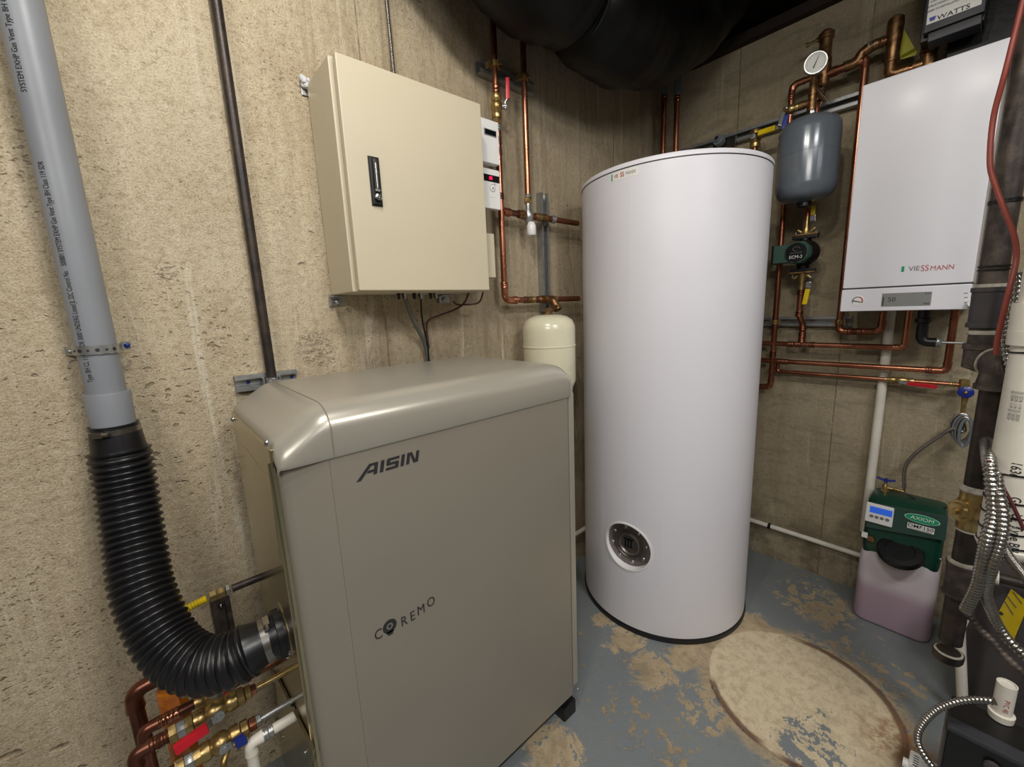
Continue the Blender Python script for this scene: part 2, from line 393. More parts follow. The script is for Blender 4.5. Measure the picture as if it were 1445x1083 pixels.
def spline(pts, step):
    pts = [V(p) for p in pts]; out = []; P = [pts[0] * 2 - pts[1]] + pts + [pts[-1] * 2 - pts[-2]]
    for i in range(1, len(P) - 2):
        for k in range(24):
            t = k / 24; a, b, c, d = P[i - 1:i + 3]
            out.append(.5 * ((2 * b) + (c - a) * t + (2 * a - 5 * b + 4 * c - d) * t * t + (3 * b - a - 3 * c + d) * t ** 3))
    out.append(pts[-1]); res = [out[0]]; acc = 0
    for a, b in zip(out, out[1:]):
        L_ = (b - a).length; s_ = 0
        while acc + (L_ - s_) >= step:
            s_ += step - acc; res.append(a + (b - a) * (s_ / L_)); acc = 0
        acc += L_ - s_
    return res
def ribbed(pts, r, pitch, depth, seg=24, k=5):
    q = spline(pts, pitch / k); return MB().tube(q, r, seg, True, rf=lambda i: r - depth * (.5 - .5 * cos(2 * pi * i / k)) ** 1.6)

TXT = {}
def text(s, size, o, u, v, n, mat, parent, name='lettering', thick=.0006, bold=0., align='CENTER', wide=1., shear=0., fn=None, gap=1., fit=None):
    c = bpy.data.curves.new('t', 'FONT'); c.body = s; c.size = 1; c.offset = bold; c.align_x = align; c.align_y = 'CENTER'; c.resolution_u = 3; c.space_character = gap; c.shear = shear
    ob = bpy.data.objects.new('t', c); COL.objects.link(ob); dg = bpy.context.evaluated_depsgraph_get(); dg.update()
    me = bpy.data.meshes.new_from_object(ob.evaluated_get(dg)); bpy.data.objects.remove(ob)
    o, u, v, n = V(o), V(u).normalized(), V(v).normalized(), V(n).normalized(); mb = MB()
    if fit: wide = fit / ((max(q.co.x for q in me.vertices) - min(q.co.x for q in me.vertices)) * size)
    base = [(q.co.x * size * wide, q.co.y * size) for q in me.vertices]; fs = [tuple(p.vertices) for p in me.polygons]
    if fn: mb.add([fn(x, y, thick) for x, y in base], fs, False)
    else: mb.add([o + u * x + v * y + n * thick for x, y in base], fs, False)
    bpy.data.meshes.remove(me)
    return obj(name, mb, mat, parent, recalc=False)

X_, Y_, Z_ = V((1, 0, 0)), V((0, 1, 0)), V((0, 0, 1))
# ---- plumbing pieces
def collar(parent, p, d, r, L, mat='copper', name='coupling', k=1.16, label=None):
    d = V(d).normalized(); m = MB().lathe(V(p) - d * L / 2, d, [(0, r), (0, r * k), (L * .12, r * (k + .08)), (L * .22, r * k), (L * .42, r * (k - .04)), (L * .5, r * (k + .05)), (L * .58, r * (k - .04)), (L * .78, r * k), (L * .88, r * (k + .08)), (L, r * k), (L, r)], 18)
    return obj(name, m, mat, parent, label)
def hexnut(parent, p, d, r, L, mat='brass', name='hex_nut'):
    d = V(d).normalized(); return obj(name, MB().lathe(V(p) - d * L / 2, d, [(0, r * .88), (L * .1, r), (L * .9, r), (L, r * .88)], 6, smooth=False), mat, parent)
def elbows(parent, pts, r, R, mat, k=1.13, name='elbow'):
    pts = [V(p) for p in pts]
    for i in range(1, len(pts) - 1):
        a, b, c = pts[i - 1], pts[i], pts[i + 1]; d1 = (a - b).normalized(); d2 = (c - b).normalized(); e = R + r * .7
        q = rounded([b + d1 * e, b, b + d2 * e], R, 8); n = len(q)
        obj(name, MB().tube(q, r * k, 16, True, rf=lambda i_, n=n: r * (k + .08) if i_ in (0, n - 1) else r * (k - .05)), mat, parent)
def pipe(parent, pts, r, mat='copper', R=None, fit=None, name='pipe', elb=True):
    R = R or r * 2.0; obj(name, MB().tube(rounded(pts, R), r, 18), mat, parent)
    if elb: elbows(parent, pts, r, R, fit or mat)
def ball_valve(parent, p, d, r, L, stem, hdir, hcol, hl=.085, body='brass', out=None):
    """p centre, d pipe direction, stem direction of the spindle, hdir where the lever points"""
    p = V(p); d = V(d).normalized(); stem = V(stem).normalized(); hdir = V(hdir).normalized(); out = out or r * 2.4
    b = obj('valve_body', MB().lathe(p - d * L / 2, d, [(0, r), (0, r * 1.35), (L * .08, r * 1.45), (L * .22, r * 1.45), (L * .27, r * 1.2), (L * .38, r * 1.6), (L * .5, r * 1.72), (L * .62, r * 1.6), (L * .73, r * 1.2), (L * .78, r * 1.45), (L * .92, r * 1.45), (L, r * 1.35), (L, r)], 20), body, parent)
    obj('spindle', MB().lathe(p, stem, [(0, r * .7), (out * .86, r * .62), (out * .86, r * .8), (out * 1.12, r * .8), (out * 1.14, r * .4), (out * 1.25, r * .35)], 12), 'zinc', b)
    side = stem.cross(hdir).normalized(); q = p + stem * out; w_ = r * .62; t = .0022
    ctr = [q - hdir * w_, q + hdir * w_ * 1.5, q + hdir * (w_ * 1.5 + hl * .18) + stem * r * .9, q + hdir * hl + stem * r * .9]
    R = [[c + side * w_ * a + stem * t * e for a, e in ((-1, -1), (1, -1), (1, 1), (-1, 1))] for c in ctr]
    h = obj('valve_handle', MB().ring(R, smooth=False), 'chrome', parent)
    g0 = q + hdir * (w_ * 1.5 + hl * .12) + stem * r * .75; g1 = q + hdir * hl + stem * r * .9 + hdir * .004
    obj('grip', MB().obox((g0 + g1) / 2, g1 - g0, side, stem, (g1 - g0).length / 2, w_ * 1.2, t * 3.2, .0025), hcol, h)
    return b
def screw(parent, p, n, r=.005, mat='chrome', name='screw', hexa=False):
    return obj(name, MB().lathe(p, n, [(0, r), (r * .35, r), (r * .7, r * .75), (r * .85, r * .3)], 6 if hexa else 12, smooth=not hexa), mat, parent)
def strut(parent, a, b, up, out, w_=.041, h=.041, mat='zinc', name='channel', slots=False):
    """C-channel between a and b, open side facing out; up = width direction"""
    a, b, up, out = V(a), V(b), V(up).normalized(), V(out).normalized(); t = .0025; m = MB(); ax = (b - a)
    hw = w_ / 2; prof = [(-hw, 0), (hw, 0), (hw, h), (hw * .46, h), (hw * .46, h - .008), (hw * .56, h - .008), (hw * .56, h - t), (hw - t, h - t), (hw - t, t), (-hw + t, t), (-hw + t, h - t), (-hw * .56, h - t), (-hw * .56, h - .008), (-hw * .46, h - .008), (-hw * .46, h), (-hw, h)]
    m.prism(prof, a, up, out, ax); o = obj(name, m, mat, parent)
    return o
def strut_clamp(parent, p, d, r, out, mat='brass'):
    p = V(p); d = V(d).normalized(); out = V(out).normalized(); side = d.cross(out).normalized()
    o = obj('pipe_clamp', MB().lathe(p - d * .009, d, [(0, r * 1.02), (0, r * 1.22), (.018, r * 1.22), (.018, r * 1.02)], 20), mat, parent)
    m = MB()
    for s_ in (-1, 1): m.obox(p + side * r * 1.5 * s_ - out * r * .9, side, d, out, .002, .009, r * 1.1)
    m.obox(p + out * r * 1.3, side, d, out, r * .28, .008, r * .5, .001); m.cyl(p + out * r * 1.2 - side * r, p + out * r * 1.2 + side * r * 1.2, r * .18, seg=8)
    obj('clamp_leg', m, mat, o); return o

# ================================================================== SETTING
struct('floor', MB().box(-5.2, .2, -4.7, .2, -.15, 0), 'painted_floor')
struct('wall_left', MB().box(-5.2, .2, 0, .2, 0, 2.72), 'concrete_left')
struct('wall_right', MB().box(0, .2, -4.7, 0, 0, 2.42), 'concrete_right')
struct('wall_back', MB().box(-5.2, .2, -4.9, -4.7, 0, 2.72), 'concrete_plain')
struct('wall_far_side', MB().box(-5.4, -5.2, -4.7, .2, 0, 2.72), 'concrete_plain')
ceil = struct('ceiling', MB().box(-5.2, .2, -4.7, .2, 2.70, 2.74), 'dark_wood')
xj = PZ(970, 22, 2.44).x
k = 0
x = xj - .4 * 10
while x < 0:
    jm = 'wood' if abs(x - xj) < .01 else 'dark_wood'
    o = obj('joist', MB().box(x - .02, x + .02, -4.7, 0, 2.46, 2.70, .003), jm, ceil); x += .4
struct('trim_1', MB().box(-.04, .1, -4.7, 0, 2.42, 2.46, .002), 'dark_wood')
obj('rim_joist', MB().box(.02, .06, -4.7, 0, 2.46, 2.70), 'dark_wood', ceil)

# black wrapped flexible duct sagging under the joists
duct = thing('flexible_duct', 'large black film-wrapped flexible duct sagging under the ceiling joists in the corner', 'duct', (-.9, -.275, 2.1))
def bag(pts, r, f0, f1):
    q = spline(pts, .03); n = len(q)
    def rf(i):
        t = i / (n - 1); return r * (f0 + (1 - f0) * min(1, (t / .18)) ** .5 if t < .18 else (f1 + (1 - f1) * min(1, (1 - t) / .15) ** .5 if t > .85 else 1)) * (1 + .03 * sin(i * .9) + .02 * sin(i * 2.3))
    return MB().tube(q, r, 36, True, rf=rf)
obj('duct_sleeve', bag([(-1.72, -.30, 2.68), (-1.56, -.29, 2.47), (-1.32, -.275, 2.335), (-.97, -.275, 2.29)], .185, .9, .75), 'black_film', duct)
obj('duct_sleeve', bag([(-1.0, -.275, 2.29), (-.84, -.27, 2.285), (-.62, -.27, 2.32), (-.42, -.29, 2.40), (-.25, -.40, 2.58)], .178, .75, .9), 'black_film', duct)
obj('duct_strap', MB().tube([V((-.985 + .01 * cos(a), -.275 + .138 * cos(a), 2.29 + .138 * sin(a))) for a in [i * pi / 16 for i in range(33)]], .008, 8, False), 'black_plastic', duct)

# ================================================================== LEFT WALL
# ---- grey exhaust pipe
RP = .0315; px0, py0 = -2.2915, -.07
vent = thing('exhaust_pipe', 'thick grey plastic pipe with printed lettering running up the concrete wall at left', 'pipe', (px0, py0, 1.06))
zt = PY(150, 556, -.1).z; zb = PY(155, 600, -.1).z
obj('pipe', MB().lathe((px0, py0, zb), Z_, [(0, RP), (1.56, RP)], 40), 'pvc_grey', vent)
obj('coupling', MB().lathe((px0, py0, zb - .01), Z_, [(0, .036), (zt - zb + .008, .0372), (zt - zb + .01, .0365), (zt - zb + .01, RP)], 40), 'pvc_grey', vent)
def cylfn(cx, cy, R, az0, z0, vert=True):
    def f(x, y, t):
        # text runs along z; y across the curve
        a = az0 + (y if vert else x) / R; return V((cx + (R + t) * cos(a), cy + (R + t) * sin(a), z0 + (-x if vert else y)))
    return f
azc = atan2(CAM.y - py0, CAM.x - px0)
def azat(u, v, r_=RP):   # azimuth on the pipe nearest the given picture point
    best = min((((PYp(px0 + r_ * cos(a), py0 + r_ * sin(a)) - u) ** 2, a) for a in [azc + k_ * .05 for k_ in range(-28, 29)]), key=lambda q: q[0]); return best[1]
def proj(P): q = RM.transposed() @ (V(P) - CAM); return CX + FPX * q.x / -q.z, CY - FPX * q.y / -q.z
def PYp(x, y, z=1.3): return proj((x, y, z))[0]
zz = PY(90, 300, -.1).z
azt = min([azc + k_ * .05 for k_ in range(-28, 29)], key=lambda a: abs(proj((px0 + RP * cos(a), py0 + RP * sin(a), 1.6))[0] - 85))
azt = min([azc + k_ * .05 for k_ in range(-28, 29)], key=lambda a: abs(proj((px0 + RP * cos(a), py0 + RP * sin(a), PY(92, 290, -.1).z))[0] - 71))
def upfn(cx, cy, R, az0, z0):
    def f(x, y, t): a = az0 - y / R; return V((cx + (R + t) * cos(a), cy + (R + t) * sin(a), z0 + x))
    return f
for s_, v0_, v1_ in (('SYSTEM EXHP Gas Vent Type BH Class 119 SDR', 142, -20), ('S00801 SYSTEM EXHP Gas Vent Type BH Class 119 SDR', 375, 233), ('SDR 3000 UNDERG Listed JL 22C Control No.', 493, 382), ('Type BH CL 119', 543, 502)):
    z0_ = PY(100, v0_, -.1).z; z1_ = PY(100, v1_, -.1).z
    text(s_, .0135, X_, X_, Y_, Z_, 'ink', vent, bold=.0, align='LEFT', fit=z1_ - z0_, fn=upfn(px0, py0, RP, azt, z0_), thick=.0007)
# strap
st = thing('pipe_strap', 'perforated steel hanger strap fixed across the grey plastic pipe with a blue screw', 'strap', (px0, -.03, PY(140, 494, -.1).z))
zs = PY(140, 494, -.1).z
pth = [V((px0 - .052, -.003, zs - .002)), V((px0 - .040, -.030, zs - .001))] + [V((px0 + (RP + .0018) * cos(a), py0 + (RP + .0018) * sin(a), zs)) for a in [radians(180 + i * 180 / 18) for i in range(19)]] + [V((px0 + .036, -.040, zs + .002)), V((px0 + .050, -.034, zs + .003))]
m = MB()
R = []
for i, q in enumerate(pth):
    tg = (pth[min(i + 1, len(pth) - 1)] - pth[max(i - 1, 0)]).normalized(); nn = tg.cross(Z_).normalized(); hh = .0088 * (1 + .06 * sin(i * 2.2))
    R.append([q - Z_ * hh, q - Z_ * hh + nn * .0012, q + Z_ * hh + nn * .0012, q + Z_ * hh])
obj('band', m.ring(R, smooth=False), 'zinc', st)
for i, a in enumerate([205, 228, 251, 274, 297, 320]):
    a = radians(a); n_ = V((cos(a), sin(a), 0)); obj('hole', MB().lathe(V((px0, py0, zs)) + n_ * (RP + .0030), n_, [(0, .0036 if i % 2 else .0022), (.0006, .0036 if i % 2 else .0022)], 12), 'seam', st)
screw(st, V((px0 + .045, -.038, zs + .003)), (0, -1, 0), .006, 'blue_plastic', hexa=True); screw(st, V((px0 - .043, -.03, zs - .002)), (-.5, -1, 0), .005, 'zinc', hexa=True)

# ---- black corrugated hose
FL = V((-2.085, -.362, .655))
hose = thing('corrugated_hose', 'black corrugated rubber hose curving from the grey pipe into the silver cabinet side', 'hose', (-2.25, -.2, .55))
zc = PY(160, 618, -.1).z
hp = [V((px0, -.071, zc - .035)), V((px0 - .001, -.076, zc - .09)), V((px0 - .002, -.090, .93)), V((px0 - .004, -.125, .845)), V((px0 - .003, -.185, .755)), V((-2.272, -.255, .672)), V((-2.232, -.312, .636)), V((-2.182, -.347, .638)), V((-2.145, -.357, .648))]
obj('bellows', ribbed(hp, .0530, .0152, .0064, 44, 8), 'black_rubber', hose)
obj('upper_cuff', MB().lathe((px0, py0, zc - .045), Z_, [(0, .047), (.0, .0505), (.010, .0465), (.02, .0445), (.05, .042), (.062, .0395), (.0685, .0405), (.0685, .034)], 40), 'black_rubber', hose)
def clamp(parent, p, d, r, w_=.011, sdir=None):
    d = V(d).normalized(); c = obj('hose_clamp', MB().lathe(V(p) - d * w_ / 2, d, [(0, r), (0, r + .0015), (w_, r + .0015), (w_, r)], 40), 'steel_flex', parent)
    if sdir:
        sd = V(sdir).normalized(); t = d.cross(sd).normalized(); q = V(p) + sd * (r + .005)
        obj('clamp_screw', MB().obox(q, t, sd, d, .012, .004, .006, .001).lathe(q + t * .011, t, [(0, .005), (.01, .005), (.011, .003)], 8), 'steel_flex', c)
    return c
clamp(hose, (px0, py0, zc + .011), Z_, .0405, .011, (-.55, -.8, 0))
dfl = V((1, -.03, .05)).normalized()
c0 = hp[-1]
obj('lower_cuff', MB().lathe(c0, V((1, -.06, .11)), [(-.012, .0505), (0, .0485), (.012, .0445), (.03, .0415), (.036, .041), (.036, .037)], 40), 'black_rubber', hose)
clamp(hose, V((-2.118, -.3585, .651)), (1, -.06, .11), .0428, .018, (0, -.2, 1))

# ---- black gas pipe on the wall
gp = thing('gas_pipe', 'thin black iron pipe running up the wall between the grey pipe and the beige cabinet', 'pipe', (-1.981, -.03, 1.1))
obj('pipe', MB().lathe((-1.981, -.034, .9), Z_, [(0, .0118), (1.8, .0118)], 20), 'black_iron', gp)
gs = thing('strut_bracket', 'short steel channel clamping the thin black pipe behind the silver cabinet top', 'bracket', (-1.98, -.01, 1.13))
a = PY(331, 536, -.02); b = PY(414, 527, -.02); zc_ = (a.z + b.z) / 2 - .012
strut(gs, (a.x, 0, zc_), (b.x + .01, 0, zc_), Z_, -Y_, .041, .021); strut_clamp(gs, (-1.981, -.034, zc_), Z_, .0125, (0, -1, 0), 'zinc')
for dx in (-.05, .055): screw(gs, (-1.981 + dx, -.004, zc_), (0, -1, 0), .005, 'blue_plastic', hexa=True)

# ---- beige control cabinet
cx0, cx1, cz0, cz1, cyf = -1.797, -1.362, 1.359, 1.905, -.204
cab = thing('control_cabinet', 'beige steel wall cabinet with closed door and black recessed latch', 'cabinet', ((cx0 + cx1) / 2, -.1, cz0))
obj('body', MB().box(cx0, cx1, -.178, -.012, cz0, cz1, .004), 'cabinet_beige', cab)
obj('gasket', MB().box(cx0 + .012, cx1 - .012, -.186, -.178, cz0 + .012, cz1 - .012), 'seam', cab)
door = obj('door', MB().box(cx0 + .008, cx1 - .004, cyf, -.184, cz0 + .002, cz1 - .002, .004), 'cabinet_beige', cab)
lc = PY(528, 256, cyf); la = PY(517, 219, cyf); lb = PY(541, 293, cyf)
hx, hz = .0125, (la.z - lb.z) / 2 * .99; lc = V(((la.x + lb.x) / 2, cyf, (la.z + lb.z) / 2))
obj('latch_plate', MB().box(lc.x - hx - .002, lc.x + hx + .002, cyf - .003, cyf, lc.z - hz, lc.z + hz, .0012).box(lc.x - hx, lc.x + hx, cyf - .008, cyf - .002, lc.z - hz + .003, lc.z + hz - .003, .002), 'black_plastic', door)
obj('latch_lever', MB().box(lc.x - .0065, lc.x + .0065, cyf - .0145, cyf - .008, lc.z - hz * .38, lc.z + hz * .86, .003), 'black_iron', door)
obj('latch_lever', MB().box(lc.x - .003, lc.x + .003, cyf - .0165, cyf - .0125, lc.z - hz * .35, lc.z + hz * .7, .0012), 'chrome', door)
obj('latch_button', MB().lathe((lc.x, cyf - .008, lc.z - hz * .66), (0, -1, 0), [(0, .009), (.008, .0085), (.010, .006), (.010, .004), (.005, .003)], 20), 'chrome', door)
obj('latch_button', MB().box(lc.x - .006, lc.x + .006, cyf - .014, cyf - .008, lc.z - hz * .44, lc.z - hz * .34, .001), 'zinc', door)
for (x, z, lb_) in ((cx0 + .018, cz0 - .012, 0), (PY(628, 428, -.01).x, cz0 - .012, 0), (cx0 - .006, cz1 - .015, 1)):
    m = MB().box(x - .022, x + .022, -.006, 0, z - .018, z + .014, .001).box(x - .022, x + .022, -.03, -.004, z + .006, z + .0105, .001).box(x - .024, x - .016, -.012, -.004, z - .018, z + .008, .001)
    if not lb_:
        o = obj('mounting_bracket', m, 'zinc', cab); screw(o, (x - .002, -.006, z - .007), (0, -1, 0), .009, 'zinc', 'washer'); screw(o, (x - .002, -.010, z - .007), (0, -1, 0), .005, 'zinc', hexa=True)
# glands
gx = [PY(u, 421, -.1).x for u in (563, 571, 585, 594, 608, 615)]
for i, x in enumerate(gx):
    r = .0085 if i % 2 else .0065
    o = obj('cable_gland', MB().lathe((x, -.1, cz0), -Z_, [(0, r), (.006, r), (.006, r * .8), (.016, r * .8), (.018, r * .5)], 6, smooth=False), 'chrome' if i % 2 else 'black_plastic', cab)
ck = thing('wall_caulk', 'small crumpled white lump of caulk at the upper left of the beige cabinet', 'caulk', PY(432, 116, -.01))
m = MB(); random.seed(9); cc = PY(432, 116, -.012)
for i in range(9): m.sphere(cc + V((random.uniform(-.012, .012), random.uniform(-.008, .004), random.uniform(-.012, .012))), random.uniform(.005, .010), 8)
obj('lump', m, 'caulk', ck); obj('bracket_tab', MB().box(cc.x - .012, cc.x + .016, -.005, 0, cc.z - .03, cc.z + .006, .001), 'zinc', ck)
# flexible conduit above the cabinet + cable
cu = PY(556, 103, -.06)
fc = thing('flexible_conduit', 'thin silver armoured conduit rising from the top of the beige cabinet', 'conduit', (cu.x, -.06, cz1))
obj('armour', ribbed([(cu.x, -.06, cz1), (cu.x + .001, -.055, 2.0), (cu.x - .001, -.05, 2.25), (cu.x - .002, -.05, 2.46)], .0062, .0045, .0012, 14, 4), 'steel_flex', fc)
tag(obj('thin_cable', MB().tube([(cu.x + .014, -.02, cz1 - .02), (cu.x + .016, -.02, 2.1), (cu.x + .012, -.02, 2.5)], .0035, 8), 'maroon_wire'), 'dark red cable rising behind the silver conduit above the beige cabinet', 'cable')
# cable bundle below
wj = PY(601, 487, -.02)
wb = thing('wire_bundle', 'grey cables and dark red wires hanging from the beige cabinet into one bundle', 'cable', (wj.x, -.02, 1.12))
obj('grey_wire', MB().tube(rounded([(gx[1], -.1, cz0 - .01), PY(580, 445, -.07), wj, PY(606, 520, -.02), PY(606, 560, -.02)], .05), .007, 10), 'grey_cable', wb)
obj('grey_wire', MB().tube(rounded([(gx[3], -.1, cz0 - .01), PY(595, 450, -.06), wj + V((.004, -.008, 0)), PY(605, 520, -.025), PY(605, 560, -.02)], .05), .003, 8), 'black_plastic', wb)
obj('red_wire', MB().tube(spline([(PY(662, 415, -.1).x, -.1, cz0 + .002), PY(655, 428, -.08), PY(640, 438, -.05), PY(618, 446, -.03), PY(603, 456, -.02), wj + V((.006, -.006, -.02))], .01), .0035, 8), 'maroon_wire', wb)
obj('red_wire', MB().tube(spline([(PY(682, 415, -.1).x, -.1, cz0 + .002), PY(676, 427, -.08), PY(660, 430, -.06), PY(645, 430, -.05), PY(638, 423, -.05)], .01), .003, 8), 'maroon_wire', wb)
obj('cable_tie', MB().lathe(wj + V((.001, -.004, -.003)), Z_, [(0, .0095), (.004, .0095)], 12), 'black_plastic', wb)

# ---- room controllers on the cabinet's right flank
def ctl(name, label, u0, v0, u1, v1, yb):
    a = PY(u0, v0, yb); b = PY(u1, v1, yb); return a, b
yt = -.125
a = PY(704, 174, yt); b = PY(705, 233, yt); 
th = thing('thermostat', 'white thermostat with dark display mounted high beside the beige cabinet', 'thermostat', (-1.31, yt, b.z))
xr = (a.x + b.x) / 2; xl = cx1 + .003; zt_, zb_ = a.z + .002, b.z - .001
obj('housing', MB().box(xl, xr, yt, yt + .028, zb_, zt_, .004), 'white_plastic', th)
obj('mounting_arm', MB().box(cx1, xr - .02, yt + .028, yt + .034, zb_ + .01, zt_ - .01), 'white_plastic', th)
s0 = PY(683, 180, yt); s1 = PY(700, 193, yt)
o = obj('display_frame', MB().box(s0.x - .001, s1.x + .001, yt - .0015, yt + .001, s1.z - .004, s0.z, .001), 'lcd_grey', th)
obj('display', MB().box(s0.x + .002, s1.x - .002, yt - .0025, yt, s1.z - .001, s0.z - .003), 'lcd_dark', o)
a = PY(705, 241, yt); b = PY(708, 297, yt)
rc = thing('remote_controller', 'white controller with glowing red display and round button, below the thermostat', 'controller', (-1.31, yt, b.z))
zt_, zb_ = a.z, b.z; xr = (a.x + b.x) / 2
obj('housing', MB().box(xl, xr, yt, yt + .024, zb_, zt_, .005), 'white_plastic', rc)
obj('mounting_arm', MB().box(cx1, xr - .02, yt + .024, yt + .030, zb_ + .01, zt_ - .01), 'white_plastic', rc)
d0 = PY(684, 246, yt); d1 = PY(704, 259, yt); w_ = xr - xl
dsp = obj('display', MB().box(xl + .002, xr - .004, yt - .0012, yt + .001, d1.z, d1.z + .021), 'lcd_dark', rc)
text('68', .014, (PY(692, 252, yt).x, yt - .0014, d1.z + .0105), X_, Z_, -Y_, 'led_red', dsp, 'digits', bold=.05)
for i, (fx, fz) in enumerate(((.28, .40), (.28, .24), (.72, .24))):
    obj('button', MB().box(xl + w_ * fx - .011, xl + w_ * fx + .011, yt - .001, yt + .001, zb_ + (zt_ - zb_) * fz + .006, zb_ + (zt_ - zb_) * fz + .018, .0008), 'paper', rc)
obj('button', MB().lathe((xl + w_ * .72, yt, zb_ + (zt_ - zb_) * .52), (0, -1, 0), [(0, .011), (.001, .011), (.0016, .010)], 24), 'paper', rc)
obj('button_ring', MB().lathe((xl + w_ * .72, yt, zb_ + (zt_ - zb_) * .52), (0, -1, 0), [(0, .0122), (.0006, .0122)], 24), 'ink_light', rc)
obj('flame_icon', MB().lathe((xl + w_ * .72, yt - .0012, zb_ + (zt_ - zb_) * .52), (0, -1, 0), [(0, .0028), (.001, .0024)], 12), 'ink', rc)
text('Min', .006, (xl + w_ * .25, yt - .001, d1.z - .006), X_, Z_, -Y_, 'ink', rc, bold=.02); text('Menu', .005, (xl + w_ * .8, yt - .001, d1.z - .006), X_, Z_, -Y_, 'ink_light', rc, bold=.01)
a = PY(697, 330, -.15); b = PY(697, 392, -.15)
tag(obj('junction_box', MB().box(cx1, a.x + .001, -.15, -.09, b.z, a.z, .003), 'cabinet_beige'), 'small plain beige box fixed to the lower right flank of the beige cabinet', 'box')

# ---- copper manifold left of the tank
YP = -.06
us = thing('strut_rail', 'short dark steel channel high on the left wall holding two copper pipes', 'rail', PY(705, 100, 0))
a = PY(675, 84, -.02); b = PY(750, 104, -.02)
strut(us, (a.x, 0, a.z - .02), (b.x, 0, a.z - .02), Z_, -Y_, .041, .03)
xA = PY(699, 112, YP).x; xB = PY(742, 190, YP).x
strut_clamp(us, (xA, YP, a.z - .02), Z_, .0125, (0, -1, 0)); strut_clamp(us, (xB, YP, a.z - .02), Z_, .0125, (0, -1, 0))
pa = thing('copper_riser', 'copper riser with brass valve and upright red lever just right of the beige cabinet', 'pipe', (xA, YP, 1.3))
zA = PY(716, 424, YP).z; zH = PY(712, 299, YP).z
obj('pipe', MB().cyl((xA, YP, zA + .04), (xA, YP, 2.55), .0112), 'copper', pa)
zv = PY(699, 150, YP).z
ball_valve(pa, (xA, YP, zv), Z_, .0125, .075, (.8, -.6, 0), Z_, 'red_plastic', .085)
collar(pa, (xA, YP, PY(697, 127, YP).z), Z_, .0112, .03, 'copper'); hexnut(pa, (xA, YP, zv - .045), Z_, .016, .018); collar(pa, (xA, YP, zv - .068), Z_, .0112, .02, 'zinc')
for z in (PY(707, 200, YP).z, PY(707, 215, YP).z, zH + .05): collar(pa, (xA, YP, z), Z_, .0112, .022, 'dark_copper')
xe = PY(822, 422, YP).x; obj('elbow', MB().tube(rounded([(xA, YP, zA + .06), (xA, YP, zA), (xA + .06, YP, zA)], .03), .0135, 16, rf=None), 'copper', pa)
collar(pa, (xA, YP, zA + .055), Z_, .0122, .022); collar(pa, (xA + .05, YP, zA), X_, .0122, .02)
ph = thing('copper_branch', 'lower horizontal copper pipe with brass tee above the cream tank', 'pipe', (-1.1, YP, zA))
obj('pipe', MB().cyl((xA + .05, YP, zA), (-.75, YP, zA), .0112), 'dark_copper', ph)
xt = PY(773, 428, YP).x
for x, L_, mt in ((PY(744, 424, YP).x, .03, 'bronze'), (PY(751, 424, YP).x, .02, 'brass'), (PY(760, 424, YP).x, .018, 'bronze'), (xt + .04, .022, 'brass')): collar(ph, (x, YP, zA), X_, .0115, L_, mt)
obj('tee', MB().tube(rounded([(xt - .03, YP, zA), (xt, YP, zA), (xt, YP - .03, zA - .002), (xt, YP - .055, zA - .045)], .02), .017, 16), 'bronze', ph)
obj('tee', MB().cyl((xt - .035, YP, zA), (xt + .03, YP, zA), .016), 'bronze', ph)
# upper horizontal
pu = thing('copper_branch', 'upper horizontal copper pipe with brass union running behind the white water tank', 'pipe', (-1.1, YP, zH))
obj('pipe', MB().cyl((xA, YP, zH), (-.75, YP, zH), .0112), 'dark_copper', pu)
for x, L_, mt in ((xA + .025, .03, 'copper'), (PY(735, 303, YP).x, .025, 'bronze'), (PY(759, 306, YP).x, .03, 'brass'), (PY(767, 308, YP).x, .03, 'bronze'), (PY(780, 311, YP).x, .02, 'zinc')): collar(pu, (x, YP, zH), X_, .0115, L_, mt, k=1.3)
hexnut(pu, (PY(738, 303, YP).x, YP, zH), X_, .018, .016, 'bronze')
# pipe B with relief device
pb = thing('copper_riser', 'bright copper riser ending in a brass union and grey capped valve above the cream tank', 'pipe', (xB, YP, 1.6))
obj('pipe', MB().cyl((xB, YP, zH + .06), (xB, YP, 2.55), .0112), 'copper', pb)
hexnut(pb, (xB, YP, PY(744, 283, YP).z), Z_, .016, .022); collar(pb, (xB, YP, PY(744, 277, YP).z), Z_, .0112, .012, 'zinc')
obj('valve_body', MB().lathe((xB, YP, zH - .03), Z_, [(0, .010), (.01, .016), (.02, .019), (.036, .020), (.05, .012), (.09, .010)], 20), 'zinc', pb)
obj('valve_cap', MB().lathe((xB + .002, YP - .012, zH - .075), Z_, [(0, .015), (.004, .018), (.035, .018), (.048, .012), (.05, .008)], 20), 'white_plastic', pb)
# vertical strut
vs = thing('strut_rail', 'upright galvanised steel channel on the left wall beside the white tank', 'rail', PY(768, 360, 0))
a = PY(765, 273, -.02); b = PY(771, 440, -.02)
strut(vs, ((a.x + b.x) / 2, 0, b.z), ((a.x + b.x) / 2, 0, a.z), X_, -Y_, .041, .03)
def cylY(l, r, y):
    a = _ray(*l); b = _ray(*r); aa = atan2(a.y, a.x); bb = atan2(b.y, b.x); mm = (aa + bb) / 2; h_ = abs(aa - bb) / 2; D = (y - CAM.y) / sin(mm); return CAM.x + D * cos(mm), D * sin(h_)
